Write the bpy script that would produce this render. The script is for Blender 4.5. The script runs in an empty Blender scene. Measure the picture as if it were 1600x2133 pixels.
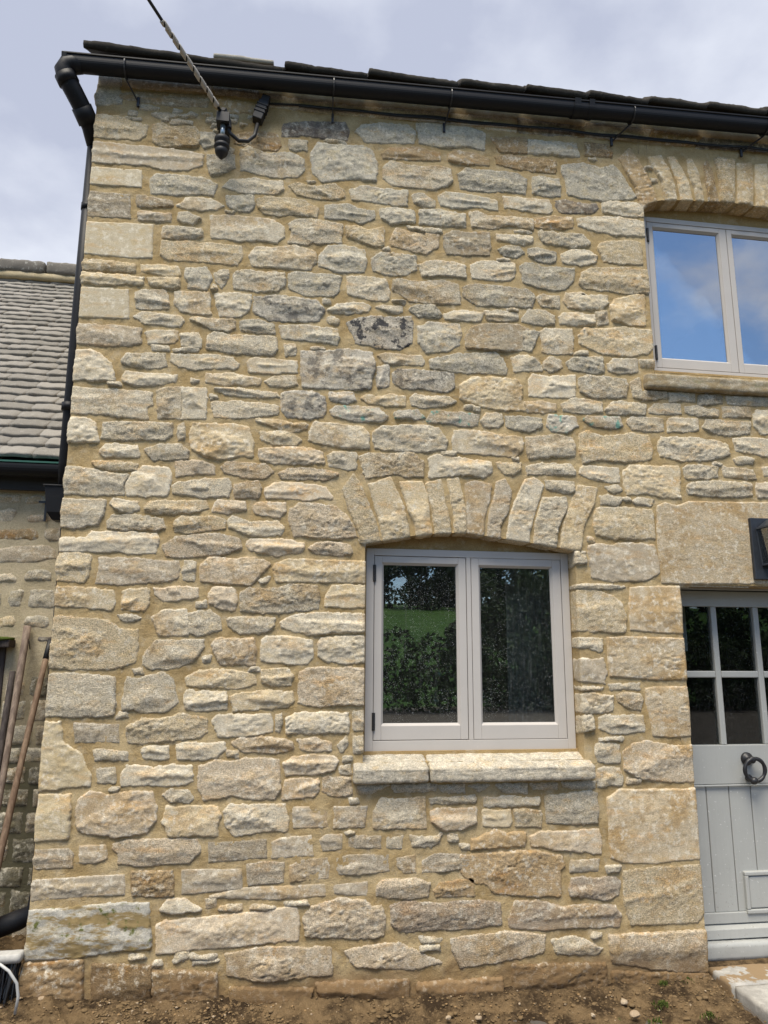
import bpy, bmesh, math, random
import numpy as np
from mathutils import Vector, Matrix
random.seed(11); rng = np.random.default_rng(7)
SC = bpy.context.scene
COL = SC.collection
R = math.radians

# ------------------------------------------------------------------ camera
EYE = 1.62; DIST = 3.795
def basis(p, y, r):
    f = Vector((math.sin(y)*math.cos(p), math.cos(y)*math.cos(p), math.sin(p)))
    rt = Vector((math.cos(y), -math.sin(y), 0)); up = rt.cross(f)
    return rt*math.cos(r)+up*math.sin(r), up*math.cos(r)-rt*math.sin(r), f
rt, up, fw = basis(R(11.3), R(8.3), R(.33))
cam_d = bpy.data.cameras.new('camera'); cam = bpy.data.objects.new('camera', cam_d); COL.objects.link(cam)
m = Matrix((rt, up, -fw)).transposed().to_4x4(); m.translation = (0, -DIST, EYE); cam.matrix_world = m
cam_d.sensor_fit = 'VERTICAL'; cam_d.sensor_height = 36; cam_d.lens = 36*1500/2133
cam_d.clip_start = .05; cam_d.clip_end = 2000
SC.camera = cam

# ------------------------------------------------------------------ world, sun, exposure
SUN_EL, SUN_AZ = 63, -28        # degrees; azimuth measured from the street side (-Y) towards +X
W = bpy.data.worlds.new('World'); SC.world = W; W.use_nodes = True
nt = W.node_tree; nt.nodes.clear()
def N(nt, typ, **kw):
    n = nt.nodes.new(typ)
    for k, v in kw.items():
        if k.startswith('i_'): n.inputs[int(k[2:]) if k[2:].isdigit() else k[2:].replace('_', ' ')].default_value = v
        else: setattr(n, k, v)
    return n
out = N(nt, 'ShaderNodeOutputWorld')
sky = N(nt, 'ShaderNodeTexSky', sky_type='NISHITA', sun_disc=False)
sky.sun_elevation = R(SUN_EL); sky.sun_rotation = R(180-SUN_AZ); sky.air_density = 1.0; sky.dust_density = .3; sky.ozone_density = 4.5
tc = N(nt, 'ShaderNodeTexCoord'); sx = N(nt, 'ShaderNodeSeparateXYZ'); nt.links.new(tc.outputs['Generated'], sx.inputs[0])
def wm(op, a, b=None, c=None):
    n = N(nt, 'ShaderNodeMath', operation=op)
    for i, v in enumerate((a, b, c)):
        if v is None: continue
        if isinstance(v, (int, float)): n.inputs[i].default_value = v
        else: nt.links.new(v, n.inputs[i])
    return n.outputs[0]
den = wm('ADD', wm('MAXIMUM', sx.outputs[2], 0.0), .22)
cv = N(nt, 'ShaderNodeCombineXYZ'); nt.links.new(wm('DIVIDE', sx.outputs[0], den), cv.inputs[0]); nt.links.new(wm('DIVIDE', sx.outputs[1], den), cv.inputs[1]); cv.inputs[2].default_value = 3.1
n1 = N(nt, 'ShaderNodeTexNoise'); n1.inputs['Scale'].default_value = 2.3; n1.inputs['Detail'].default_value = 7; n1.inputs['Roughness'].default_value = .55; n1.inputs['Distortion'].default_value = .3
nt.links.new(cv.outputs[0], n1.inputs['Vector'])
n2 = N(nt, 'ShaderNodeTexNoise'); n2.inputs['Scale'].default_value = 1.9; n2.inputs['Detail'].default_value = 7; n2.inputs['Roughness'].default_value = .5
nt.links.new(cv.outputs[0], n2.inputs['Vector'])
# an overcast bank lies to the north (+Y); it breaks up towards the south
cover = wm('ADD', n1.outputs[0], wm('MULTIPLY', sx.outputs[1], .32))
cr = N(nt, 'ShaderNodeMapRange', interpolation_type='SMOOTHSTEP'); nt.links.new(cover, cr.inputs[0]); cr.inputs[1].default_value = .22; cr.inputs[2].default_value = .46
ccol = N(nt, 'ShaderNodeValToRGB'); nt.links.new(n2.outputs[0], ccol.inputs[0])
ccol.color_ramp.elements[0].position = .39; ccol.color_ramp.elements[0].color = (.53, .575, .72, 1)
ccol.color_ramp.elements[1].position = .62; ccol.color_ramp.elements[1].color = (1.02, 1.06, 1.14, 1)
bs = N(nt, 'ShaderNodeBackground'); bs.inputs[1].default_value = .13; nt.links.new(sky.outputs[0], bs.inputs[0])
bc = N(nt, 'ShaderNodeBackground'); bc.inputs[1].default_value = .73; nt.links.new(ccol.outputs[0], bc.inputs[0])
mx = N(nt, 'ShaderNodeMixShader'); nt.links.new(cr.outputs[0], mx.inputs[0]); nt.links.new(bs.outputs[0], mx.inputs[1]); nt.links.new(bc.outputs[0], mx.inputs[2])
nt.links.new(mx.outputs[0], out.inputs[0])

sun_d = bpy.data.lights.new('sun', 'SUN'); sun = bpy.data.objects.new('sun', sun_d); COL.objects.link(sun)
sun_d.energy = 4.0; sun_d.angle = R(34); sun_d.color = (1, .92, .79)
sd_ = Vector((math.sin(R(SUN_AZ))*math.cos(R(SUN_EL)), -math.cos(R(SUN_AZ))*math.cos(R(SUN_EL)), math.sin(R(SUN_EL))))
sun.rotation_euler = sd_.to_track_quat('Z', 'Y').to_euler()
SC.view_settings.view_transform = 'Standard'; SC.view_settings.look = 'None'; SC.view_settings.gamma = 1
SC.view_settings.exposure = .45; SC.view_settings.use_curve_mapping = False
try:
    SC.cycles.max_bounces = 8; SC.cycles.transparent_max_bounces = 16; SC.cycles.use_denoising = True
    SC.cycles.caustics_reflective = False; SC.cycles.caustics_refractive = False
except Exception: pass

# ------------------------------------------------------------------ noise
def hsh(i, j, k):
    h = (i.astype(np.int64)*374761393 + j.astype(np.int64)*668265263 + k.astype(np.int64)*2147483647) & 0xffffffff
    h = ((h ^ (h >> 13))*1274126177) & 0xffffffff
    h = ((h ^ (h >> 16))*2246822519) & 0xffffffff
    return ((h ^ (h >> 15)) & 0xffffff)/float(0x7fffff)-1
def vn(x, y, z):
    x0 = np.floor(x); y0 = np.floor(y); z0 = np.floor(z)
    fx, fy, fz = x-x0, y-y0, z-z0
    fx = fx*fx*(3-2*fx); fy = fy*fy*(3-2*fy); fz = fz*fz*(3-2*fz)
    r = 0
    for a in (0, 1):
        wa = fx if a else 1-fx
        for b in (0, 1):
            wb = fy if b else 1-fy
            for c in (0, 1):
                r = r + wa*wb*(fz if c else 1-fz)*hsh(x0+a, y0+b, z0+c)
    return r
def fbm(x, y, z, o=3, g=.5):
    s = 0; a = 1; t = 0
    for i in range(o):
        f = 2**i*(1+.07*i)
        s = s+a*vn(x*f+i*17.3, y*f+i*9.1, z*f+i*5.7); t += a; a *= g
    return s/t
def sst(a, b, x):
    t = np.clip((x-a)/(b-a), 0, 1); return t*t*(3-2*t)

# ------------------------------------------------------------------ materials
def new_mat(name):
    m = bpy.data.materials.new(name); m.use_nodes = True; m.node_tree.nodes.clear(); return m
class NT:
    def __init__(s, name):
        s.m = new_mat(name); s.t = s.m.node_tree
        s.out = s.n('ShaderNodeOutputMaterial'); s.geo = s.n('ShaderNodeNewGeometry'); s.pos = s.geo.outputs['Position']
    def n(s, typ, **kw): return N(s.t, typ, **kw)
    def l(s, a, b): s.t.links.new(a, b)
    def put(s, sock, v):
        if isinstance(v, bpy.types.NodeSocket): s.l(v, sock)
        else:
            if sock.type == 'RGBA' and len(v) == 3: v = (*v, 1)
            sock.default_value = v
    def math(s, op, a, b=0.0, clamp=False):
        n = s.n('ShaderNodeMath', operation=op, use_clamp=clamp); s.put(n.inputs[0], a); s.put(n.inputs[1], b); return n.outputs[0]
    def scale(s, vec, v):
        n = s.n('ShaderNodeVectorMath', operation='MULTIPLY'); s.put(n.inputs[0], vec); n.inputs[1].default_value = v; return n.outputs[0]
    def addv(s, a, b):
        n = s.n('ShaderNodeVectorMath', operation='ADD'); s.put(n.inputs[0], a); s.put(n.inputs[1], b); return n.outputs[0]
    def noise(s, sc, det=3, rough=.55, vec=None, dist=0):
        n = s.n('ShaderNodeTexNoise'); s.l(vec or s.pos, n.inputs['Vector'])
        n.inputs['Scale'].default_value = sc; n.inputs['Detail'].default_value = det; n.inputs['Roughness'].default_value = rough; n.inputs['Distortion'].default_value = dist
        return n.outputs[0]
    def ramp(s, v, a, b, lo=0., hi=1.):
        n = s.n('ShaderNodeMapRange', interpolation_type='SMOOTHSTEP'); s.put(n.inputs[0], v)
        for i, x in zip((1, 2, 3, 4), (a, b, lo, hi)): n.inputs[i].default_value = x
        return n.outputs[0]
    def mix(s, f, a, b, mode='MIX'):
        n = s.n('ShaderNodeMix', data_type='RGBA', blend_type=mode); s.put(n.inputs[0], f); s.put(n.inputs[6], a); s.put(n.inputs[7], b); return n.outputs[2]
    def mul(s, col, v):
        n = s.n('ShaderNodeVectorMath', operation='SCALE'); s.put(n.inputs[0], col); s.put(n.inputs['Scale'], v); return n.outputs[0]
    def attr(s, name):
        n = s.n('ShaderNodeAttribute', attribute_type='OBJECT', attribute_name=name); return n.outputs['Fac']
    def fin(s, col, rough=.9, bump=None, bs=.4, bd=.003, spec=.3, metal=0.):
        b = s.n('ShaderNodeBsdfPrincipled'); s.put(b.inputs['Base Color'], col); s.put(b.inputs['Roughness'], rough)
        b.inputs['Specular IOR Level'].default_value = spec; b.inputs['Metallic'].default_value = metal
        if bump is not None:
            n = s.n('ShaderNodeBump'); n.inputs['Strength'].default_value = bs; n.inputs['Distance'].default_value = bd
            s.l(bump, n.inputs['Height']); s.l(n.outputs[0], b.inputs['Normal'])
        s.l(b.outputs[0], s.out.inputs[0]); return s.m

def soil_splash(k, col):
    """mud thrown up on to the foot of the wall by rain: an irregular stain"""
    sp = k.n('ShaderNodeSeparateXYZ'); k.l(k.pos, sp.inputs[0])
    h = k.math('ADD', sp.outputs[2], k.math('MULTIPLY', k.math('SUBTRACT', k.noise(7, 4), .5), -.35))
    return k.mix(k.ramp(h, .21, .05, 0, .8), col, (.20, .125, .06))

def mat_stone():
    k = NT('stone'); oi = k.n('ShaderNodeObjectInfo'); rnd = oi.outputs['Random']; al = oi.outputs['Alpha']
    cmb = k.n('ShaderNodeCombineXYZ'); k.l(k.math('MULTIPLY', rnd, 37.), cmb.inputs[1])
    p = k.addv(k.pos, cmb.outputs[0])
    bed = k.scale(p, (1, 1, 3.2))
    col = oi.outputs['Color']
    ton = k.math('ADD', .92, k.math('MULTIPLY', rnd, .16)); col = k.mul(col, ton)
    col = k.mix(k.ramp(k.noise(5.5, 4, .6, bed), .50, .72, 0, .6), col, k.mix(1., col, (1.06, .80, .50), 'MULTIPLY'))
    col = k.mix(k.ramp(k.noise(13, 4, .6, k.scale(p, (1, 1, 1.6))), .48, .66, 0, .6), col, k.mix(1., col, (.95, .86, .68), 'MULTIPLY'))
    col = k.mix(k.math('MULTIPLY', k.ramp(k.noise(5.0, 6, .7, p), .47, .60), k.attr('ochre')), col, (.42, .275, .115))
    gr = k.math('MULTIPLY', k.ramp(k.noise(20, 6, .68, p), .42, .60), al)
    col = k.mix(gr, col, (.40, .368, .30))
    col = k.mix(k.math('MULTIPLY', k.ramp(k.noise(30, 5, .7, p), .50, .66), .65), col, (.75, .69, .56))
    v = k.math('ADD', k.math('MULTIPLY', k.math('SUBTRACT', k.noise(75, 5, .75, bed), .5), 1.9), k.math('MULTIPLY', k.math('SUBTRACT', k.noise(190, 2, .7, p), .5), 1.7))
    col = k.mul(col, k.math('ADD', 1.0, k.math('MULTIPLY', v, k.math('ADD', .15, k.attr('relief')))))
    cr = k.math('MULTIPLY', k.math('MULTIPLY', k.attr('relief'), k.ramp(k.math('ABSOLUTE', k.math('SUBTRACT', k.noise(13, 5, .7, k.scale(p, (1, 1, 2.2))), .5)), .010, .0)), .55)
    col = k.mix(cr, col, k.mix(1., col, (.34, .30, .26), 'MULTIPLY'))
    spk = k.math('MULTIPLY', k.ramp(k.noise(95, 3, .6, p), .60, .68), k.math('ADD', .12, k.math('MULTIPLY', al, .75)))
    col = k.mix(spk, col, (.10, .095, .085))
    orl = k.math('MULTIPLY', k.ramp(k.noise(48, 3, .6, p), .66, .72), k.math('ADD', .15, k.math('MULTIPLY', al, .6)))
    col = k.mix(orl, col, (.36, .22, .08))
    col = k.mix(k.math('MULTIPLY', k.ramp(k.noise(16, 6, .72, p), .50, .58), k.attr('spot')), col, (.045, .045, .05))
    col = k.mix(k.math('MULTIPLY', k.ramp(k.noise(21, 4, .6, p), .56, .66), k.attr('green')), col, (.13, .36, .29))
    col = k.mix(k.math('MULTIPLY', k.ramp(k.noise(5.5, 6, .7, bed), .47, .58), k.attr('moss')), col, (.29, .215, .10))
    col = k.mix(k.math('MULTIPLY', k.ramp(k.noise(15, 5, .65, p), .56, .66), k.attr('moss')), col, (.13, .14, .04))
    col = soil_splash(k, col)
    bmp = k.math('ADD', k.noise(120, 4, .7, bed), k.math('MULTIPLY', k.noise(330, 2, .6, p), .5))
    m = k.fin(col, .93, bmp, .95, .008, .2); t = k.t; bn = [n for n in t.nodes if n.type == 'BUMP'][0]; k.l(k.attr('relief'), bn.inputs['Strength']); return m
def mat_mortar(name='lime_mortar', a=(.35, .248, .115), b=(.485, .375, .21), splash=True):
    k = NT(name)
    col = k.mix(k.ramp(k.noise(5, 5, .6), .35, .68), a, b)
    col = k.mix(k.ramp(k.noise(17, 4, .6), .52, .7, 0, .5), col, (.50, .415, .285))
    v = k.math('ADD', k.math('MULTIPLY', k.math('SUBTRACT', k.noise(140, 3, .7), .5), .8), k.math('MULTIPLY', k.math('SUBTRACT', k.noise(330, 2, .7), .5), 1.0))
    col = k.mul(col, k.math('ADD', 1., v))
    col = k.mix(k.ramp(k.noise(120, 2), .68, .74, 0, .6), col, (.14, .10, .06))
    col = k.mix(k.ramp(k.noise(2.2, 5, .65), .52, .66, 0, .55), col, k.mix(1., col, (.78, .76, .74), 'MULTIPLY'))
    if splash: col = soil_splash(k, col)
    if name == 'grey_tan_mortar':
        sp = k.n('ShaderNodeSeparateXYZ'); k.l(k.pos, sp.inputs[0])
        col = k.mix(k.ramp(k.math('ADD', sp.outputs[2], k.math('MULTIPLY', k.math('SUBTRACT', k.noise(4, 4), .5), -.9)), 1.55, .75, 0, .92), col, (.075, .07, .042))  # shade of the low corner painted into the mortar colour, with some algae
    bmp = k.math('ADD', k.noise(180, 3, .7), k.math('MULTIPLY', k.noise(60, 3, .6), .8))
    return k.fin(col, .95, bmp, .8, .005, .15)
def mat_plain(name, col, rough=.5, var=.08, spec=.5, sc=30, bs=.05, metal=0., dirt=0., dirtcol=(.2, .17, .13)):
    k = NT(name)
    c = k.mul(col, k.math('ADD', 1., k.math('MULTIPLY', k.math('SUBTRACT', k.noise(sc, 4), .5), var*2)))
    if dirt: c = k.mix(k.ramp(k.noise(sc*3, 4, .7), .60, .72, 0, dirt), c, dirtcol)
    return k.fin(c, rough, k.noise(sc*6, 3), bs, .002, spec, metal)
def mat_paint():
    k = NT('pale_grey_paint')
    c = k.mul((.475, .445, .41), k.math('ADD', 1., k.math('MULTIPLY', k.math('SUBTRACT', k.noise(9, 4), .5), .10)))
    c = k.mix(k.ramp(k.noise(55, 5, .7, k.scale(k.pos, (1, 1, .35))), .63, .74, 0, .5), c, (.36, .34, .31))
    c = k.mix(k.ramp(k.noise(110, 2, .5), .74, .77, 0, .7), c, (.75, .75, .74))
    return k.fin(c, .42, k.noise(160, 2), .05, .001, .4)
def mat_door():
    k = NT('sage_grey_paint')
    c = k.mul((.375, .38, .36), k.math('ADD', 1., k.math('MULTIPLY', k.math('SUBTRACT', k.noise(8, 4), .5), .14)))
    c = k.mul(c, k.math('ADD', .94, k.math('MULTIPLY', k.noise(90, 4, .6, k.scale(k.pos, (1, 1, .04))), .12)))
    c = k.mix(k.ramp(k.noise(75, 3, .5), .68, .72, 0, .7), c, (.66, .66, .64))
    sp = k.n('ShaderNodeSeparateXYZ'); k.l(k.pos, sp.inputs[0])
    grime = k.math('MULTIPLY', k.ramp(k.noise(60, 5, .8), .61, .68), k.ramp(sp.outputs[2], .75, .05))
    c = k.mix(grime, c, (.13, .10, .07))
    return k.fin(c, .48, k.noise(160, 2), .06, .001, .4)
def mat_glass(name='window_glass', dirty=1.0, fac=.42, tint=(.80, .84, .82)):
    k = NT(name)
    tr = k.n('ShaderNodeBsdfTransparent'); tr.inputs[0].default_value = (*tint, 1)
    gl = k.n('ShaderNodeBsdfGlossy'); gl.inputs['Roughness'].default_value = .006; gl.inputs[0].default_value = (.95, .98, 1, 1)
    bp = k.n('ShaderNodeBump'); bp.inputs['Strength'].default_value = .012; bp.inputs['Distance'].default_value = .02
    k.l(k.noise(5, 1), bp.inputs['Height']); k.l(bp.outputs[0], gl.inputs['Normal'])
    lw = k.n('ShaderNodeFresnel'); lw.inputs[0].default_value = 1.5
    f = k.math('ADD', k.math('MULTIPLY', lw.outputs[0], .8), fac-.03, True)
    m1 = k.n('ShaderNodeMixShader'); k.l(f, m1.inputs[0]); k.l(tr.outputs[0], m1.inputs[1]); k.l(gl.outputs[0], m1.inputs[2])
    df = k.n('ShaderNodeBsdfDiffuse'); df.inputs[0].default_value = (.62, .64, .62, 1)
    drops = k.math('MULTIPLY', k.ramp(k.noise(230, 2, .5), .645, .70, 0, .42), k.ramp(k.noise(9, 3), .35, .6, .3, 1))
    runs = k.ramp(k.noise(70, 4, .6, k.scale(k.pos, (1, 1, .05))), .55, .8, 0, .035)
    d = k.math('MULTIPLY', k.math('ADD', k.math('ADD', drops, runs), .004), dirty, True)
    m2 = k.n('ShaderNodeMixShader'); k.l(d, m2.inputs[0]); k.l(m1.outputs[0], m2.inputs[1]); k.l(df.outputs[0], m2.inputs[2])
    k.l(m2.outputs[0], k.out.inputs[0]); return k.m
def mat_plastic():
    k = NT('black_gutter_plastic')
    c = k.mix(k.ramp(k.noise(120, 4, .8), .66, .74, 0, .5), (.010, .0105, .013), (.22, .22, .21))
    c = k.mix(k.ramp(k.noise(9, 4, .6, k.scale(k.pos, (.4, 1, 3))), .55, .8, 0, .35), c, (.035, .033, .03))
    return k.fin(c, .5, k.noise(40, 2), .05, .002, .22)
def mat_slate(name, a, b, lich=(.42, .41, .37), amt=.6):
    k = NT(name); oi = k.n('ShaderNodeObjectInfo')
    c = k.mix(oi.outputs['Random'], a, b)
    c = k.mix(k.ramp(k.noise(26, 5, .7), .55, .7, 0, amt), c, lich)
    c = k.mul(c, k.math('ADD', 1., k.math('MULTIPLY', k.math('SUBTRACT', k.noise(150, 3, .7), .5), .9)))
    return k.fin(c, .92, k.math('ADD', k.noise(70, 4, .7), k.noise(220, 2, .7)), .6, .004, .2)
def mat_wood(name, a, b, axis=(6, 6, .5)):
    k = NT(name); tcn = k.n('ShaderNodeTexCoord')
    v = k.scale(tcn.outputs['Object'], axis)
    c = k.mix(k.ramp(k.noise(9, 5, .65, v), .35, .7), a, b)
    c = k.mul(c, k.math('ADD', 1., k.math('MULTIPLY', k.math('SUBTRACT', k.noise(40, 3, .7, v), .5), .7)))
    return k.fin(c, .8, k.noise(30, 4, .7, v), .4, .003, .25)
def mat_soil():
    k = NT('soil')
    c = k.mix(k.ramp(k.noise(6, 6, .65), .40, .62), (.042, .028, .016), (.18, .122, .064))
    c = k.mix(k.ramp(k.noise(40, 4, .7), .5, .7, 0, .6), c, (.24, .165, .09))
    c = k.mul(c, k.math('ADD', 1., k.math('MULTIPLY', k.math('SUBTRACT', k.noise(180, 3, .7), .5), 1.4)))
    c = k.mix(k.ramp(k.noise(7, 5, .7, k.addv(k.pos, (4.1, 2.2, 0))), .66, .73, 0, .6), c, (.05, .07, .02))
    return k.fin(c, .97, k.math('ADD', k.noise(90, 4, .75), k.noise(260, 2, .7)), .9, .008, .1)
def mat_ground():
    k = NT('yard_and_field'); sp = k.n('ShaderNodeSeparateXYZ'); k.l(k.pos, sp.inputs[0])
    g = k.mix(k.ramp(k.noise(.25, 6, .6), .35, .65), (.028, .068, .010), (.048, .10, .019))
    g = k.mul(g, k.math('ADD', 1., k.math('MULTIPLY', k.math('SUBTRACT', k.noise(2.5, 4, .7), .5), .8)))
    y = k.mix(k.noise(3, 5), (.07, .062, .055), (.12, .105, .09))
    return k.fin(k.mix(k.ramp(k.math('ADD', sp.outputs[1], k.noise(.4, 2)), -19, -20), y, g), .95, k.noise(30, 4), .5, .02, .1)
def mat_leaf(name, a, b):
    k = NT(name); c = k.mix(k.noise(1.2, 3), a, b)
    return k.fin(c, .7, None, spec=.2)
M = dict(stone=mat_stone(), mortar=mat_mortar(), render=mat_mortar('tan_render', (.34, .235, .105), (.43, .31, .15), False),
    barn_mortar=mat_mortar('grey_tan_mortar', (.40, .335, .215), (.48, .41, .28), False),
    paint=mat_paint(), door=mat_door(), glass=mat_glass('window_glass', 1.5, .21), upper_glass=mat_glass('clean_glass', .12, .52), door_glass=mat_glass('door_glass', .35, .05, (.88, .9, .89)),
    plastic=mat_plastic(), slate=mat_slate('dark_stone_slate', (.040, .036, .031), (.07, .062, .052), (.2, .19, .16), .25),
    pale_slate=mat_slate('pale_stone_slate', (.40, .38, .32), (.45, .42, .36)),
    tile=mat_slate('grey_roof_tile', (.20, .187, .165), (.30, .28, .25), (.38, .365, .33), .5),
    ridge=mat_slate('ridge_stone', (.13, .12, .11), (.2, .185, .16), (.5, .49, .45), .8),
    iron=mat_plain('black_iron', (.016, .016, .018), .45, .3, .5), steel=mat_plain('galvanised_steel', (.35, .40, .43), .35, .1, .5, metal=.7),
    rubber=mat_plain('black_rubber', (.014, .014, .015), .55, .3, .4), grey_band=mat_plain('weathered_cable', (.42, .39, .35), .7, .2, .3, 60),
    lead=mat_plain('lantern_metal', (.022, .026, .034), .45, .4, .5, 40, .1), frost=mat_glass('lantern_glass', .9, .25, (.75, .8, .8)),
    wood_grey=mat_wood('weathered_handle', (.13, .095, .075), (.26, .20, .155)), wood_brown=mat_wood('brown_handle', (.14, .09, .06), (.24, .17, .115)),
    wood_dark=mat_wood('dark_timber', (.035, .028, .026), (.08, .065, .058)), wood_door=mat_wood('orange_brown_timber', (.13, .065, .022), (.24, .125, .045)),
    soil=mat_soil(), ground=mat_ground(), flag=None, white=mat_plain('white_cord', (.48, .48, .46), .5, .1), bristle=mat_plain('black_bristle', (.012, .012, .014), .4, .2),
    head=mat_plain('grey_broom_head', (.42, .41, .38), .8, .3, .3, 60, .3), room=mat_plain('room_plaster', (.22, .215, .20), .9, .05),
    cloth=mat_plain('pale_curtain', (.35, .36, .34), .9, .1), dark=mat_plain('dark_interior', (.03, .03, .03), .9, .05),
    moss=mat_plain('moss', (.06, .08, .018), 1, .5, .1, 90, .5), teal=mat_plain('green_felt', (.02, .10, .08), .8, .2),
    trunk=mat_plain('bark', (.06, .045, .035), .95, .3), leaf_a=mat_leaf('dark_leaf', (.018, .032, .010), (.040, .060, .018)), leaf_b=mat_leaf('mid_leaf', (.022, .042, .012), (.045, .075, .020)))
def mat_flag():
    k = NT('flagstone')
    c = k.mix(k.ramp(k.noise(14, 5, .65), .4, .65), (.31, .295, .265), (.42, .40, .36))
    c = k.mul(c, k.math('ADD', 1., k.math('MULTIPLY', k.math('SUBTRACT', k.noise(150, 3, .7), .5), .5)))
    sp = k.n('ShaderNodeSeparateXYZ'); k.l(k.pos, sp.inputs[0])
    c = k.mix(k.ramp(k.math('ADD', k.noise(9, 4, .6), k.math('MULTIPLY', sp.outputs[1], .9)), .44, .50, 0, .95), c, (.25, .17, .09))
    return k.fin(c, .9, k.noise(60, 4, .7), .4, .004, .2)
M['flag'] = mat_flag()

# ------------------------------------------------------------------ mesh builder
class MB:
    def __init__(s): s.v = []; s.f = []
    def add(s, v, f):
        o = len(s.v); s.v += [tuple(p) for p in v]; s.f += [tuple(i+o for i in q) for q in f]; return s
    def box(s, x0, x1, y0, y1, z0, z1, rot=None, at=None):
        v = [(x, y, z) for x in (x0, x1) for y in (y0, y1) for z in (z0, z1)]
        if rot is not None: v = [rot @ Vector(p) for p in v]
        if at is not None: v = [Vector(p)+Vector(at) for p in v]
        return s.add(v, [(0, 1, 3, 2), (4, 6, 7, 5), (0, 4, 5, 1), (2, 3, 7, 6), (0, 2, 6, 4), (1, 5, 7, 3)])
    def bar(s, a, b, w, t, upv=(0, 0, 1)):
        a = Vector(a); b = Vector(b); d = (b-a).normalized(); u = d.cross(Vector(upv)).normalized(); n = u.cross(d)
        v = [p+u*su*w/2+n*sn*t/2 for p in (a, b) for su, sn in ((-1, -1), (1, -1), (1, 1), (-1, 1))]
        return s.add(v, [(0, 1, 2, 3), (7, 6, 5, 4), (0, 4, 5, 1), (1, 5, 6, 2), (2, 6, 7, 3), (3, 7, 4, 0)])
    def tube(s, pts, r, n=12, cap=True):
        pts = [Vector(p) for p in pts]; rs = r if isinstance(r, (list, tuple)) else [r]*len(pts); rings = []
        u = None
        for i, p in enumerate(pts):
            d = (pts[min(i+1, len(pts)-1)]-pts[max(i-1, 0)]).normalized()
            if u is None: u = d.orthogonal().normalized()
            u = (u-d*u.dot(d)).normalized(); w = d.cross(u)
            rings.append([p+(u*math.cos(2*math.pi*j/n)+w*math.sin(2*math.pi*j/n))*rs[i] for j in range(n)])
        v = [p for rg in rings for p in rg]; f = []
        for i in range(len(pts)-1):
            for j in range(n): f.append((i*n+j, i*n+(j+1) % n, (i+1)*n+(j+1) % n, (i+1)*n+j))
        if cap: f += [tuple(range(n-1, -1, -1)), tuple((len(pts)-1)*n+j for j in range(n))]
        return s.add(v, f)
    def lathe(s, prof, at, axis=(0, 0, 1), n=20):
        q = Vector((0, 0, 1)).rotation_difference(Vector(axis).normalized()); v = []; f = []
        for r, h in prof:
            for j in range(n): v.append(q @ Vector((r*math.cos(2*math.pi*j/n), r*math.sin(2*math.pi*j/n), h))+Vector(at))
        for i in range(len(prof)-1):
            for j in range(n): f.append((i*n+j, i*n+(j+1) % n, (i+1)*n+(j+1) % n, (i+1)*n+j))
        f += [tuple(range(n-1, -1, -1)), tuple((len(prof)-1)*n+j for j in range(n))]
        return s.add(v, f)
    def extr(s, prof, x0, x1, closed=True, zf=None):
        """profile of (y, z) swept along X"""
        n = len(prof); zf = zf or (lambda x: 0)
        v = [(x0, y, z+zf(x0)) for y, z in prof]+[(x1, y, z+zf(x1)) for y, z in prof]
        f = [(i, (i+1) % n, n+(i+1) % n, n+i) for i in range(n if closed else n-1)]
        if closed: f += [tuple(range(n-1, -1, -1)), tuple(range(n, 2*n))]
        return s.add(v, f)
    def build(s, name, mat, parent=None, bevel=0, smooth=False, loc=None):
        me = bpy.data.meshes.new(name); me.from_pydata([tuple(p) for p in s.v], [], s.f)
        bm = bmesh.new(); bm.from_mesh(me); bmesh.ops.recalc_face_normals(bm, faces=bm.faces); bm.to_mesh(me); bm.free()
        return link(name, me, mat, parent, bevel, smooth)
def link(name, me, mat, parent=None, bevel=0, smooth=False):
    if mat: me.materials.append(mat)
    o = bpy.data.objects.new(name, me); COL.objects.link(o)
    if parent: o.parent = parent
    if smooth:
        me.polygons.foreach_set('use_smooth', [True]*len(me.polygons))
    if bevel:
        b = o.modifiers.new('b', 'BEVEL'); b.width = bevel; b.segments = 2; b.limit_method = 'ANGLE'; b.angle_limit = R(40)
    return o
def grid_mesh(name, V, nx, nz, keep=None):
    """V: (nz*nx,3); quads; keep: bool per quad"""
    i = np.arange((nz-1)*(nx-1)); a = (i//(nx-1))*nx+i % (nx-1)
    q = np.stack([a, a+1, a+nx+1, a+nx], 1)
    if keep is not None: q = q[keep]
    used = np.unique(q); mp = np.zeros(len(V), np.int64); mp[used] = np.arange(len(used))
    V = V[used]; q = mp[q]
    me = bpy.data.meshes.new(name); me.vertices.add(len(V)); me.vertices.foreach_set('co', V.astype(np.float32).ravel())
    me.loops.add(q.size); me.loops.foreach_set('vertex_index', q.astype(np.int32).ravel())
    me.polygons.add(len(q)); me.polygons.foreach_set('loop_start', np.arange(0, q.size, 4, dtype=np.int32)); me.polygons.foreach_set('loop_total', np.full(len(q), 4, np.int32))
    me.polygons.foreach_set('use_smooth', np.ones(len(q), bool)); me.update(calc_edges=True); me.validate(); return me
def join_arrays(name, parts):
    """parts: list of (V, quads)"""
    o = 0; vs = []; qs = []
    for v, q in parts: vs.append(v); qs.append(q+o); o += len(v)
    V = np.concatenate(vs); q = np.concatenate(qs)
    me = bpy.data.meshes.new(name); me.vertices.add(len(V)); me.vertices.foreach_set('co', V.astype(np.float32).ravel())
    me.loops.add(q.size); me.loops.foreach_set('vertex_index', q.astype(np.int32).ravel()); k = q.shape[1]
    me.polygons.add(len(q)); me.polygons.foreach_set('loop_start', np.arange(0, q.size, k, dtype=np.int32)); me.polygons.foreach_set('loop_total', np.full(len(q), k, np.int32))
    me.polygons.foreach_set('use_smooth', np.ones(len(q), bool)); me.update(calc_edges=True); me.validate(); return me
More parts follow.
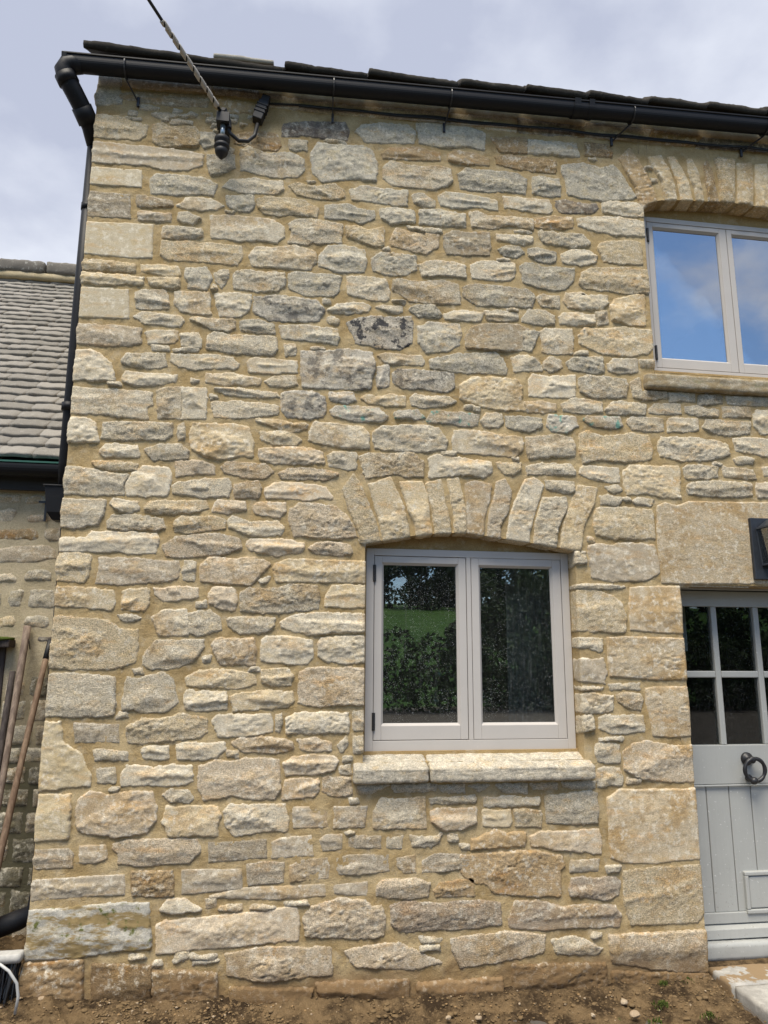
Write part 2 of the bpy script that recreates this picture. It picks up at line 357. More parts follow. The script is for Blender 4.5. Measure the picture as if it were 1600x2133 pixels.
def rough_box(name, x0, x1, y0, y1, z0, z1, mat, parent=None, cell=.012, amp=.004, seed=0., rnd=.01, loc=None, rot=None):
    """subdivided box with worn corners and noise relief"""
    bm = bmesh.new(); n = [max(2, int(round((b-a)/cell))) for a, b in ((x0, x1), (y0, y1), (z0, z1))]
    pts = {}
    def vert(i, j, k):
        key = (i, j, k)
        if key not in pts: pts[key] = bm.verts.new((x0+(x1-x0)*i/n[0], y0+(y1-y0)*j/n[1], z0+(z1-z0)*k/n[2]))
        return pts[key]
    for ax in range(3):
        a, b = [t for t in range(3) if t != ax]
        for side in (0, n[ax]):
            for i in range(n[a]):
                for j in range(n[b]):
                    q = []
                    for di, dj in ((0, 0), (1, 0), (1, 1), (0, 1)):
                        t = [0, 0, 0]; t[ax] = side; t[a] = i+di; t[b] = j+dj; q.append(vert(*t))
                    bm.faces.new(q)
    bmesh.ops.recalc_face_normals(bm, faces=bm.faces)
    me = bpy.data.meshes.new(name); bm.to_mesh(me); bm.free()
    co = np.empty(len(me.vertices)*3, np.float32); me.vertices.foreach_get('co', co); P = co.reshape(-1, 3).astype(float)
    lo = np.array([x0, y0, z0]); hi = np.array([x1, y1, z1]); inn_lo = np.minimum(lo+rnd, (lo+hi)/2); inn_hi = np.maximum(hi-rnd, (lo+hi)/2)
    c = np.clip(P, inn_lo, inn_hi); d = P-c; L = np.linalg.norm(d, axis=1, keepdims=True); L[L == 0] = 1
    nrm = d/L; P = c+nrm*np.minimum(L, rnd)
    s = seed*13.7
    h = amp*fbm(P[:, 0]*9+s, P[:, 1]*9, P[:, 2]*14, 3)+amp*.7*fbm(P[:, 0]*40+s, P[:, 1]*40, P[:, 2]*60, 3)
    P = P+nrm*h[:, None]
    if rot is not None: P = P @ np.array(rot).T
    if loc is not None: P = P+np.array(loc)
    me.vertices.foreach_set('co', P.astype(np.float32).ravel()); me.update()
    return link(name, me, mat, parent, 0, True)
def thing(name, label, cat, loc=(0, 0, 0), group=None, o=None):
    if o is None:
        o = bpy.data.objects.new(name, None); COL.objects.link(o); o.location = loc; o.empty_display_size = .1
    o['label'] = label; o['category'] = cat
    if group: o['group'] = group
    return o
def kind(o, k): o['kind'] = k; return o

# ------------------------------------------------------------------ ground, yard and field
def gz(x, y):
    return np.where(y < -24, np.minimum((-24-y)*.112, 9.5+(-24-y)*.01), 0.)-.03
xs = np.concatenate([np.linspace(-500, -40, 12), np.linspace(-30, 45, 40), np.linspace(60, 500, 12)])
ys = np.concatenate([np.linspace(-600, -160, 8), np.linspace(-140, -20, 60), np.linspace(-18, 8, 20), np.linspace(20, 500, 8)])
X, Y = np.meshgrid(xs, ys); Z = gz(X, Y)+np.where(Y < -26, .25*fbm(X*.05, Y*.05, X*0, 3), 0)
g = link('ground', grid_mesh('ground', np.stack([X.ravel(), Y.ravel(), Z.ravel()], 1), len(xs), len(ys)), M['ground']); kind(g, 'structure')
def soil_z(x): return np.interp(x, [-2.6, -1.1, -.5, .45, 1.3, 2.1, 2.6], [.13, .105, .05, .005, -.012, .0, .0])
xs = np.arange(-2.6, 2.31, .011); ys = np.arange(-1.0, .76, .011)
X, Y = np.meshgrid(xs, ys)
# heaped slightly against the wall
Z = soil_z(X)+.02*fbm(X*5, Y*5, X*0, 3)+.013*fbm(X*17, Y*17, X*0+3, 3)+.016*fbm(X*45, Y*45, X*0+7, 3)-.02*sst(-.02, -.5, Y)-.02*sst(-.5, -1.0, Y)+.02*sst(-.12, .02, Y)
Z = np.where(X > 2.27, Z-.03, Z)
keep = ~((X[:-1, :-1] > -1.0) & (Y[:-1, :-1] > .12))
g = link('soil_bed', grid_mesh('soil_bed', np.stack([X.ravel(), Y.ravel(), Z.ravel()], 1), len(xs), len(ys), keep.ravel()), M['soil']); kind(g, 'structure')

# ------------------------------------------------------------------ cottage wall
XE = 4.0; ZT = 4.99
def xc(z): return -1.075-.0105*np.asarray(z, float)
XD = 2.246
OPEN = {  # x0, x1, z0, z top(x)
    'w1': (.452, 1.634, 1.09, lambda x: np.interp(x, [.452, .56, .72, .87, 1.0, 1.19, 1.36, 1.5, 1.634], [2.212, 2.232, 2.262, 2.281, 2.286, 2.264, 2.243, 2.225, 2.207])),
    'w2': (2.19, 3.43, 3.30, lambda x: np.interp(x, [2.19, 2.23, 2.305, 2.45, 2.81, 3.1, 3.3, 3.39, 3.43], [4.385, 4.43, 4.462, 4.48, 4.50, 4.485, 4.465, 4.43, 4.385])),
    'door': (XD, 3.17, -.12, lambda x: 2.028+0*np.asarray(x))}
cottage = thing('stone_cottage', 'honey coloured stone cottage with two pale grey windows and a glazed grey door', 'house', (1.2, 0, 0))
cottage.location = (0, 0, 0)
def mortar_y(x, z):
    low = fbm(x*4, z*4, x*0+2, 2)
    return -.0012+.0040*fbm(x*16, z*16, x*0, 3)+.0022*fbm(x*55, z*55, x*0+5, 2)+.004*np.minimum(low, 0.1)+.0012*fbm(x*130, z*130, x*0+9, 1)
panels = []
brk = sorted({.452, 1.634, 2.19, XD, 3.17, 3.43, XE})
brk = [None]+brk
CELL = .0085
for a, b in zip(brk[:-1], brk[1:]):
    xm = (b+(-1.1 if a is None else a))/2
    ops = sorted([o for o in OPEN.values() if o[0] <= xm <= o[1]], key=lambda o: o[2])
    lo = lambda x: np.full_like(x, -.12); spans = []
    for o in ops:
        spans.append((lo, (lambda x, zz=o[2]: np.full_like(x, zz)))); lo = o[3]
    spans.append((lo, lambda x: ZT+.033*(x+1.1)))
    for l, h in spans:
        zl = float(np.min(l(np.array([xm])))); zh = float(np.max(h(np.array([xm]))))
        if zh-zl < .02: continue
        w = b-(-1.12 if a is None else a); nx = max(3, int(w/CELL)+1); nz = max(3, int((zh-zl)/CELL)+1)
        u, t = np.meshgrid(np.linspace(0, 1, nx), np.linspace(0, 1, nz))
        if a is None:
            Zg = -.12+t*(ZT+.12); x = xc(Zg)*(1-u)+b*u; Zg = -.12+t*(ZT+.033*(x+1.1)+.12)
        else:
            x = a+u*(b-a); Zg = l(x)*(1-t)+h(x)*t
        hgt = mortar_y(x, Zg); edge = np.minimum.reduce([u*w, (1-u)*w+(1. if b in (2.19, XD, 3.17, 3.43) else 0), t*(zh-zl)+.01, (1-t)*(zh-zl)+.01])
        hgt = hgt*sst(0, .03, edge+.004)
        V = np.stack([x.ravel(), -hgt.ravel(), Zg.ravel()], 1)
        i = np.arange((nz-1)*(nx-1)); q = (i//(nx-1))*nx+i % (nx-1)
        panels.append((V, np.stack([q, q+1, q+nx+1, q+nx], 1)))
# gable side, reveals and soffits
def strip(p0, p1, n0, n1):
    """ruled patch: p0,p1 functions of t in [0,1]; n0 along t, n1 across"""
    t, s = np.meshgrid(np.linspace(0, 1, n0), np.linspace(0, 1, n1))
    A = p0(t.ravel()); B = p1(t.ravel()); V = A*(1-s.ravel()[:, None])+B*s.ravel()[:, None]
    i = np.arange((n1-1)*(n0-1)); q = (i//(n0-1))*n0+i % (n0-1)
    return V, np.stack([q, q+1, q+n0+1, q+n0], 1)
def st(x, y, z): return lambda t: np.stack([x(t) if callable(x) else x+0*t, y+0*t, z(t) if callable(z) else z+0*t], 1)
panels.append(strip(st(lambda t: xc(-.12+t*(ZT+.12)), 0., lambda t: -.12+t*(ZT+.12)), st(lambda t: xc(-.12+t*(ZT+.12)), 4.2, lambda t: -.12+t*(ZT+.12)), 60, 40))
for key, (x0, x1, z0, zt) in OPEN.items():
    dep = .26 if key == 'door' else .17
    for xx in (x0, x1):
        top = float(zt(np.array([xx]))[0]) if key != 'door' else 2.028
        panels.append(strip(st(xx, 0., lambda t: z0+t*(top-z0)), st(xx, dep, lambda t: z0+t*(top-z0)), 40, 6))
    panels.append(strip(st(lambda t: x0+t*(x1-x0), 0., lambda t: zt(x0+t*(x1-x0))), st(lambda t: x0+t*(x1-x0), dep, lambda t: zt(x0+t*(x1-x0))), 60, 6))
    if key != 'door': panels.append(strip(st(lambda t: x0+t*(x1-x0), 0., z0), st(lambda t: x0+t*(x1-x0), dep, z0), 30, 6))
front = link('front_wall', join_arrays('front_wall', panels), M['mortar'], cottage)

# ------------------------------------------------------------------ stones
TONES = {  # base colour, lichen
    'w': (.63, .55, .405, .32), 'g': (.55, .495, .375, .75), 'c': (.60, .495, .325, .15), 't': (.47, .395, .285, .15), 'p': (.60, .495, .35, .15),
    'o': (.44, .315, .17, .20), 'b': (.38, .32, .225, .45), 'd': (.24, .205, .17, .6), 's': (.53, .455, .32, .03), 'r': (.44, .375, .275, .12),
    'q': (.52, .425, .285, .25), 'k': (.50, .455, .37, .5), 'K': (.48, .43, .35, .6), 'v': (.50, .455, .365, .4), 'y': (.55, .455, .29, .08),
    'm': (.44, .42, .36, .3), 'h': (.17, .155, .105, .4), 'e': (.26, .18, .095, .05), 'u': (.42, .335, .24, .3)}  # h: dark tone for painted corner shade and algae
SMOOTH = {'s': .12, 'r': .8, 'q': .55, 'y': .6, 't': .7, 'e': .9}
FLAT = {'s': .004, 'r': .003, 'q': .009, 't': .008, 'e': .022, 'o': .009, 'b': .009, 'd': .004}
def poly_sd(px, pz, poly):
    d2 = np.full(px.shape, 1e9); ins = np.zeros(px.shape, bool); n = len(poly)
    for i in range(n):
        ax, az = poly[i]; bx, bz = poly[(i+1) % n]; ex, ez = bx-ax, bz-az; wx, wz = px-ax, pz-az
        t = np.clip((wx*ex+wz*ez)/(ex*ex+ez*ez+1e-12), 0, 1); d2 = np.minimum(d2, (wx-ex*t)**2+(wz-ez*t)**2)
        c = ((az <= pz) & (bz > pz)) | ((bz <= pz) & (az > pz))
        with np.errstate(divide='ignore', invalid='ignore'):
            xi = ax+(pz-az)/(bz-az if bz != az else 1e-9)*ex
        ins ^= c & (px < xi)
    d = np.sqrt(d2); return np.where(ins, d, -d)
def stone_arrays(poly, tone, flag, seed, cell=.0064, plane=0., rounded=False):
    r = np.random.default_rng(seed)
    poly = [list(p) for p in poly]
    if flag == 'Q':
        for p in poly:
            if p[0] < xc(p[1])+.05: p[0] = float(xc(p[1]))-.17
    bend = None; mx_ = sum(p[0] for p in poly)/len(poly); mz_ = sum(p[1] for p in poly)/len(poly)
    if plane == 0.:
        for key, (ox0, ox1, oz0, ozt) in OPEN.items():
            if flag == 'A':
                if ox0-.1 < mx_ < ox1+.1 and key != 'door' and (key == 'w1') == (mz_ < 3):
                    for p in poly:
                        if p[1] < float(ozt(p[0]))+.05: p[1] -= .16
                    bend = ('z', ozt)
            elif flag != 'L' and oz0-.03 < mz_ < float(ozt((ox0+ox1)/2)):
                ext = .2 if key == 'door' else .085
                if mx_ < ox0 and max(p[0] for p in poly) > ox0-.03:
                    for p in poly:
                        if p[0] > ox0-.035: p[0] = ox0+ext
                    bend = ('x', ox0, 1)
                elif mx_ > ox1 and min(p[0] for p in poly) < ox1+.045:
                    for p in poly:
                        if p[0] < ox1+.05: p[0] = ox1-ext
                    bend = ('x', ox1, -1)
    P = np.array(poly); mg = .024
    x0, z0 = P.min(0)-mg; x1, z1 = P.max(0)+mg
    nx = int((x1-x0)/cell)+2; nz = int((z1-z0)/cell)+2
    X, Zz = np.meshgrid(np.linspace(x0, x1, nx), np.linspace(z0, z1, nz)); x = X.ravel(); z = Zz.ravel()
    sd = poly_sd(x, z, P); o = r.uniform(0, 90, 3)
    sm = SMOOTH.get(tone, 1.)
    sharp = .35 if tone in 'srq' else .5 if flag == 'A' else 1.
    sd = sd+(.003 if tone in 'srq' else .0088)
    sdn = sd+sharp*(.0066*fbm(x*20+o[0], z*20, x*0+o[1], 2)+.0052*fbm(x*62+o[0], z*62, x*0+o[2], 2)+.002*vn(x*150+o[0], z*150, x*0))
    proud = FLAT.get(tone, r.uniform(.006, .0125))
    kf, kn_, kr, kc = r.uniform(.5, 1.5), r.uniform(.3, 1.3), r.uniform(.2, 1.6), r.uniform(.2, 1.6)
    bedk = r.uniform(1.2, 2.8); kc *= 1.7 if tone in 'ouy' else 1.15
    if flag == 'L': proud = .008
    wd = .005 if tone in 'srq' else r.uniform(.003, .0075)
    if rounded: wd = .022
    rise = sst(-.004, wd, sdn)
    cx, cz = P.mean(0); hw = max(.03, (P[:, 0].max()-P[:, 0].min())/2); hh = max(.02, (P[:, 1].max()-P[:, 1].min())/2)
    u = (x-cx)/hw; v = (z-cz)/hh
    wob = .22*fbm(x*9+o[1], z*9, x*0+o[0], 3)
    fac = None
    for _ in range(9):
        a, b = r.normal(0, .75), r.normal(0, .95); c = r.uniform(.2, 1.0); pl = c-(a*(u+wob)+b*(v+wob))
        fac = pl if fac is None else np.minimum(fac, pl)
    fac = np.clip(fac, -.8, .8)
    rg = 1-np.abs(fbm(x*24+o[2], z*36, x*0+o[1], 3))*2.2
    amp = sm*(.6+.4*min(1., hh/.05))
    rel = amp*(.0125*kf*fac+.0052*kn_*fbm(x*14+o[1], z*14*bedk, x*0+o[2], 3)+.0022*kr*rg+.0033*kn_*fbm(x*44+o[1], z*44*bedk, x*0, 2)+.0023*kc*fbm(x*115+o[0], z*150, x*0+4, 2))
    ck = np.abs(fbm(x*6+o[0]+4, z*24+o[1], x*0+o[2], 3)); rel = rel-amp*.0060*kc*sst(.045, 0., ck)*sst(-.1, .25, vn(x*14+o[1], z*14, x*0+o[0]))
    h = -.013+rise*(.013+proud+np.maximum(rel, -(proud-.0042) if proud > .0055 else -.002))
    h = np.where(rise > .02, h, -.013)
    V = np.stack([x, plane-h, z], 1)
    if flag == 'Q':
        c = xc(z); s = c-x; bend = s > 0; t = sst(-.012, .02, s)*math.pi/2
        bx = np.where(bend, c, x); by = np.where(bend, s, 0.)
        V = np.stack([bx-h*np.sin(t), by-h*np.cos(t), z], 1)
    if bend is not None and bend[0] == 'x':
        s = (x-bend[1])*bend[2]; t = sst(-.010, .012, s)*math.pi/2; hh_ = np.minimum(h, .005)
        V = np.stack([np.where(s > 0, bend[1], x)+bend[2]*hh_*np.sin(t), np.where(s > 0, s, 0.)-h*np.cos(t), z], 1)
    if bend is not None and bend[0] == 'z':
        zt = bend[1](x); s = zt-z; t = sst(-.010, .012, s)*math.pi/2
        V = np.stack([x, np.where(s > 0, s, 0.)-h*np.cos(t), np.where(s > 0, zt, z)-np.minimum(h, .010)*np.sin(t)], 1)
    i = np.arange((nz-1)*(nx-1)); a = (i//(nx-1))*nx+i % (nx-1)
    q = np.stack([a, a+1, a+nx+1, a+nx], 1); ok = (sdn > -.010)[q].any(1); q = q[ok]
    us = np.unique(q); mp = np.zeros(len(V), np.int64); mp[us] = np.arange(len(us))
    return V[us], mp[q]
def add_stone(name, arr, tone, parent):
    o = link(name, join_arrays(name, arr if isinstance(arr, list) else [arr]), M['stone'], parent)
    o.color = TONES[tone]; o['relief'] = .35+.6*SMOOTH.get(tone, 1.)
    if tone in 'kK': o['spot'] = .95 if tone == 'K' else .55
    if tone == 'v': o['green'] = .8
    if tone == 'm': o['moss'] = 1.
    if tone == 'd': o['spot'] = .35
    return o
STONES = '''cQ|-1111,4642 -1000,4647 -915,4618 -835,4608 -844,4548 -874,4510 -1047,4504 -1120,4495
c|-806,4612 -757,4633 -723,4613 -571,4631 -544,4595 -548,4510 -631,4495 -748,4486 -800,4514
g|-540,4605 -455,4601 -455,4526 -513,4505 -536,4536
tQ|-1120,4456 -1044,4470 -797,4471 -579,4467 -519,4455 -520,4386 -598,4348 -738,4337 -839,4354 -1010,4344 -1115,4341
g|-490,4458 -341,4471 -333,4393 -378,4353 -466,4329 -486,4395
g|-300,4510 -253,4533 -135,4500 -49,4525 13,4517 58,4488 67,4419 26,4375 -60,4355 -199,4364 -299,4382
sQ|-1125,4307 -846,4320 -841,4206 -983,4200 -1118,4194
g|-800,4263 -773,4299 -703,4307 -620,4307 -511,4309 -429,4270 -443,4196 -531,4201 -654,4178 -786,4178
w|-395,4259 -355,4312 -215,4333 -155,4325 -60,4335 -45,4288 -83,4250 -194,4242 -288,4232
rQ|-1116,4157 -899,4161 -886,4008 -1107,3990
t|-866,4156 -784,4155 -743,4150 -668,4143 -666,4111 -772,4090 -853,4091
t|-847,4059 -770,4057 -671,4058 -669,4016 -766,4006 -843,4008
w|-638,4118 -595,4166 -521,4178 -454,4176 -389,4140 -418,4118 -508,4094 -542,4105 -616,4102
g|-371,4204 -219,4225 -213,4163 -240,4117 -300,4115 -360,4147
c|-197,4203 -151,4223 -22,4227 83,4218 154,4182 146,4123 25,4125 -69,4110 -155,4121 -191,4165
w|-631,4072 -582,4077 -510,4046 -549,4000 -603,4013 -628,4025
w|-707,3975 -502,3981 -496,3944 -531,3913 -638,3916 -707,3910
w|-453,4071 -341,4087 -103,4078 -41,4036 -31,3980 -72,3938 -140,3946 -283,3927 -442,3935
sQ|-1108,3958 -763,3988 -755,3776 -863,3766 -1097,3772
c|-710,3886 -596,3897 -489,3894 -273,3900 -266,3817 -293,3777 -507,3776 -670,3775 -709,3813
w|-225,3839 -194,3908 -96,3903 22,3928 143,3902 149,3836 120,3786 -8,3784 -210,3780
cQ|-1098,3736 -964,3739 -844,3727 -841,3687 -959,3681 -1097,3678
c|-816,3734 -708,3740 -611,3739 -600,3685 -664,3675 -761,3689 -810,3694
g|-570,3734 -457,3748 -429,3682 -446,3617 -547,3617 -571,3679
w|-410,3711 -382,3741 -341,3740 -339,3699 -369,3633 -403,3666
w|-307,3720 -267,3747 -141,3744 -28,3754 -25,3680 -62,3640 -170,3626 -303,3638
cQ|-1102,3650 -942,3660 -795,3650 -796,3614 -953,3601 -1099,3606
c|-771,3657 -607,3667 -604,3622 -660,3608 -756,3618
sQ|-1100,3575 -865,3581 -854,3476 -852,3405 -1088,3391
w|-828,3558 -786,3584 -675,3593 -654,3519 -652,3483 -731,3471 -818,3474
w|-618,3584 -578,3592 -441,3595 -426,3474 -490,3460 -588,3479 -614,3513
w|-404,3593 -302,3606 -211,3600 -211,3509 -263,3465 -369,3461 -397,3539
k|-190,3593 -44,3609 83,3597 159,3594 201,3542 170,3475 3,3458 -97,3455 -186,3502
o|-352,4609 -210,4651 -96,4640 -76,4572 -101,4529 -214,4530 -345,4550
d|-64,4715 87,4750 302,4772 326,4723 313,4655 214,4653 89,4658 -70,4633
o|-25,4614 77,4616 78,4555 -23,4548
g|362,4717 402,4769 503,4787 688,4805 735,4763 725,4684 522,4660 440,4655
g|744,4822 876,4844 1047,4845 1171,4796 1168,4690 1054,4698 874,4671 762,4689
g|105,4543 143,4619 233,4604 413,4621 468,4597 496,4518 492,4402 326,4393 176,4357 118,4405
o|523,4583 578,4630 744,4655 883,4636 883,4579 688,4566 541,4559
o|935,4626 978,4662 1120,4653 1191,4630 1190,4583 1061,4573 939,4580
w|537,4503 578,4538 688,4530 780,4526 873,4547 948,4535 961,4449 928,4414 844,4380 688,4378 588,4377 542,4422
g|1004,4495 1051,4546 1184,4546 1366,4551 1432,4512 1419,4406 1323,4417 1152,4398 1012,4403
c|-20,4310 27,4335 124,4316 247,4350 305,4316 306,4272 240,4250 152,4245 30,4257
g|340,4320 416,4358 524,4350 683,4352 679,4257 597,4248 471,4255 355,4262
w|715,4331 779,4348 848,4305 848,4264 779,4257 724,4281
g|871,4337 909,4367 1011,4368 1104,4362 1236,4346 1244,4280 1103,4291 991,4269 889,4279
g|197,4206 329,4225 391,4202 485,4197 485,4148 419,4111 304,4129 199,4128
g|516,4215 597,4228 724,4226 728,4143 651,4140 589,4119 526,4157
g|761,4230 871,4247 1037,4234 1035,4149 915,4142 760,4141
w|-16,4063 26,4096 155,4104 296,4089 293,3973 159,3960 99,3945 -13,3944 11,4013
c|322,4077 393,4089 446,4065 539,4099 545,3978 491,3963 403,3993 328,4015
p|584,4021 616,4102 688,4084 778,4078 874,4078 868,3999 795,3948 670,3965 589,3982
b|906,4081 961,4111 1053,4110 1184,4128 1191,4049 1180,3979 1051,3962 922,3960 909,4013
g|170,3876 220,3947 316,3956 430,3938 439,3862 427,3799 292,3787 171,3814
g|474,3885 527,3928 732,3928 732,3841 670,3797 554,3792 484,3809
w|750,3871 822,3907 958,3910 1031,3887 1034,3819 921,3819 777,3806
w|1068,3900 1133,3935 1337,3934 1334,3845 1306,3823 1185,3813 1075,3813
g|2,3748 44,3770 249,3765 293,3754 290,3670 252,3629 82,3624 5,3655
w|336,3758 414,3774 555,3758 581,3685 564,3627 459,3628 338,3655
w|599,3762 776,3768 902,3784 988,3767 1000,3644 865,3633 696,3638 603,3696
g|1015,3750 1065,3774 1231,3778 1416,3769 1452,3738 1431,3659 1319,3650 1090,3641 1019,3693
o|1211,4778 1440,4810 1437,4699 1270,4684
g|1451,4790 1768,4807 1784,4714 1715,4702 1637,4706 1448,4696
o|1238,4650 1308,4667 1470,4665 1627,4662 1623,4577 1537,4580 1390,4576 1252,4598
g|1473,4531 1513,4548 1590,4535 1645,4542 1647,4417 1531,4408 1469,4422
g|1665,4637 1801,4669 1920,4649 2010,4681 2063,4623 2106,4542 2150,4470 2108,4449 1907,4415 1789,4423 1703,4435 1691,4522 1667,4586
w|1277,4377 1383,4380 1568,4383 1589,4319 1557,4291 1434,4295 1290,4305
d|1615,4384 1685,4396 1794,4382 1882,4391 1892,4363 1854,4326 1744,4311 1635,4308 1617,4339
w|1921,4391 1970,4413 2138,4423 2172,4380 2169,4342 2060,4327 1926,4346
w|1063,4249 1116,4258 1175,4236 1326,4247 1463,4241 1460,4168 1400,4174 1309,4189 1203,4146 1084,4154
o|1478,4242 1587,4274 1719,4279 1716,4209 1583,4184 1476,4193
w|1746,4278 1821,4298 1900,4302 1972,4313 2099,4310 2165,4287 2163,4200 2012,4189 1879,4201 1755,4230
w|1228,4121 1352,4121 1451,4122 1457,4087 1396,4065 1291,4075 1231,4081
w|1490,4162 1514,4173 1621,4163 1698,4171 1783,4167 1827,4114 1811,4096 1725,4076 1617,4082 1526,4093 1497,4123
c|1873,4094 1906,4130 2041,4155 2160,4150 2158,4007 2039,3996 1906,3996 1886,4055
g|1237,4018 1290,4047 1373,4051 1398,4009 1348,3973 1273,3978
g|1425,4036 1486,4053 1600,4036 1598,3980 1558,3952 1476,3969 1431,4000
w|1630,4023 1701,4057 1809,4060 1862,4028 1852,3987 1750,3958 1643,3972
o|1825,4823 1978,4819 2008,4788 2001,4736 1828,4724
g|1372,3916 1408,3943 1478,3939 1509,3922 1600,3933 1710,3933 1700,3851 1645,3793 1568,3779 1479,3792 1384,3824
c|1745,3841 1768,3911 1815,3942 1955,3962 2055,3971 2162,3959 2159,3822 2024,3797 1913,3808 1782,3804
w|1473,3725 1496,3747 1611,3743 1601,3666 1487,3667
w|1632,3712 1657,3767 1748,3778 1787,3764 1918,3775 1918,3728 1873,3684 1743,3667 1666,3674
c|1933,3703 1962,3752 2070,3788 2157,3795 2150,3599 2064,3589 1941,3617
w|1373,3586 1416,3638 1518,3643 1574,3614 1571,3562 1501,3547 1376,3566
w|1602,3610 1626,3642 1703,3648 1829,3641 1825,3581 1712,3566 1610,3565
o|1842,3655 1905,3667 1910,3594 1848,3583
w|-826,3425 -785,3450 -682,3450 -586,3444 -564,3423 -582,3382 -709,3386 -772,3385
w|-533,3435 -489,3447 -440,3437 -294,3440 -288,3395 -324,3375 -421,3381
g|-261,3438 -163,3459 -71,3430 -69,3376 -160,3374 -251,3389
tQ|-1093,3352 -958,3362 -790,3357 -780,3271 -826,3255 -965,3245 -1084,3249
w|-757,3334 -707,3351 -596,3350 -586,3311 -608,3283 -734,3274
w|-725,3262 -638,3262 -629,3238 -715,3237
w|-571,3339 -484,3354 -466,3311 -472,3271 -568,3273
w|-610,3247 -535,3262 -471,3260 -478,3242 -605,3236
w|-431,3340 -396,3365 -323,3353 -61,3359 -50,3288 -73,3251 -196,3247 -318,3247 -431,3265
wQ|-1091,3189 -1039,3210 -992,3196 -934,3148 -911,3090 -904,3049 -972,3044 -1086,3050
w|-871,3174 -846,3206 -651,3219 -639,3151 -669,3132 -817,3131 -869,3149
w|-616,3218 -517,3220 -397,3228 -292,3218 -254,3185 -265,3163 -394,3154 -488,3139 -576,3151 -613,3179
w|-214,3197 -187,3225 -73,3229 60,3220 62,3158 -70,3145 -192,3146
c|-14,3322 48,3326 54,3259 1,3251
w|-866,3059 -846,3103 -706,3104 -581,3103 -586,3060 -687,3037 -779,3027 -857,3043
w|-432,3126 -392,3115 -296,3130 -133,3106 -140,3075 -309,3060 -429,3066
w|-109,3094 -69,3123 54,3135 68,3084 15,3072 -83,3070
wQ|-1086,2953 -1068,3009 -983,2997 -854,3001 -707,2993 -699,2926 -725,2912 -720,2849 -858,2846 -920,2859 -1055,2852 -1085,2904
w|-681,3007 -624,3028 -557,3032 -548,2943 -551,2855 -667,2852 -664,2936
w|-549,3032 -427,3040 -417,2985 -418,2866 -544,2855 -540,2944
w|-376,3035 -308,3043 -41,3033 -32,3008 -145,2997 -322,3008
w|-391,2952 -265,2968 -144,2967 -34,2956 -41,2912 -141,2890 -300,2873 -372,2877
k|-17,3030 16,3041 147,3053 214,3023 228,2954 208,2905 143,2893 20,2894 -14,2940
wQ|-1074,2814 -1023,2833 -984,2810 -961,2713 -1055,2684 -1068,2740
w|-939,2813 -841,2822 -688,2826 -591,2823 -584,2765 -621,2734 -758,2732 -871,2722 -940,2731
w|-556,2817 -534,2830 -520,2793 -521,2743 -548,2738 -557,2775
c|-496,2786 -479,2833 -393,2834 -298,2839 -187,2828 -159,2745 -160,2669 -251,2657 -352,2640 -415,2658 -479,2696
c|-148,2872 -60,2881 54,2862 119,2861 120,2835 23,2809 -59,2835
c|-122,2802 -9,2812 56,2798 93,2770 66,2739 -55,2742 -120,2764
w|-942,2661 -914,2695 -763,2694 -748,2642 -842,2638 -917,2630
w|-720,2680 -650,2708 -542,2713 -501,2678 -499,2637 -599,2628 -675,2621 -700,2656
c|-974,2599 -900,2607 -749,2597 -754,2565 -866,2556 -957,2572
p|-126,2704 26,2724 147,2722 213,2704 218,2645 109,2636 -51,2633 -116,2655
wQ|-1090,2530 -1058,2579 -1001,2562 -880,2539 -790,2535 -816,2486 -804,2430 -960,2424 -1078,2428
w|-797,2478 -775,2543 -718,2586 -596,2584 -574,2544 -594,2438 -707,2422 -790,2431
p|-556,2618 -437,2628 -354,2603 -356,2561 -441,2558 -547,2541
p|-315,2604 -288,2626 -91,2623 -50,2583 -88,2548 -207,2551 -302,2576
w|-567,2488 -538,2509 -477,2516 -401,2535 -284,2536 -266,2492 -280,2441 -434,2430 -557,2452
p|-252,2508 -127,2530 -110,2490 -124,2444 -241,2440
p|-86,2491 -32,2526 112,2527 233,2511 267,2455 115,2437 -76,2446
g|224,3544 279,3585 425,3606 468,3582 451,3553 357,3531 254,3528
c|503,3585 547,3597 652,3597 656,3569 599,3555
g|696,3581 731,3612 847,3626 887,3568 864,3543 749,3543
w|900,3569 945,3596 1026,3603 1130,3597 1120,3549 998,3539 909,3546
w|1144,3607 1208,3622 1346,3609 1344,3571 1270,3555 1161,3561
c|221,3493 246,3509 289,3485 281,3456 230,3466
g|-42,3427 87,3442 281,3434 291,3384 283,3338 173,3349 -27,3356
K|336,3470 383,3501 478,3527 643,3530 705,3545 713,3489 709,3378 635,3336 514,3332 385,3355
g|744,3482 811,3515 989,3515 1001,3464 987,3389 906,3341 792,3324 748,3390
b|1023,3438 1069,3507 1160,3533 1352,3538 1425,3515 1421,3391 1311,3370 1175,3369 1031,3373
k|83,3288 191,3291 343,3316 480,3307 493,3218 473,3145 473,3087 372,3076 246,3077 97,3077 86,3164
w|514,3291 548,3307 757,3303 778,3273 765,3245 652,3242 557,3249
g|813,3284 950,3326 1201,3353 1245,3314 1271,3251 1261,3222 1126,3223 967,3217 817,3235
k|510,3219 575,3232 571,3106 516,3094
k|596,3188 626,3217 774,3218 949,3207 957,3130 912,3091 773,3101 652,3102 601,3135
c|992,3141 1072,3196 1332,3195 1354,3155 1355,3072 1380,3010 1255,3003 1122,3022 991,3060
k|247,3051 372,3058 390,3015 348,2995 256,3007
c|423,3026 457,3050 516,3040 584,3062 669,3054 665,3001 559,2994 465,3002
w|704,3043 730,3071 790,3057 921,3065 955,3040 903,3010 773,2993 708,3007
v|245,2946 282,2974 365,2979 516,2974 567,2929 534,2901 391,2893 258,2920
v|610,2949 635,2968 738,2974 777,2936 738,2921 618,2923
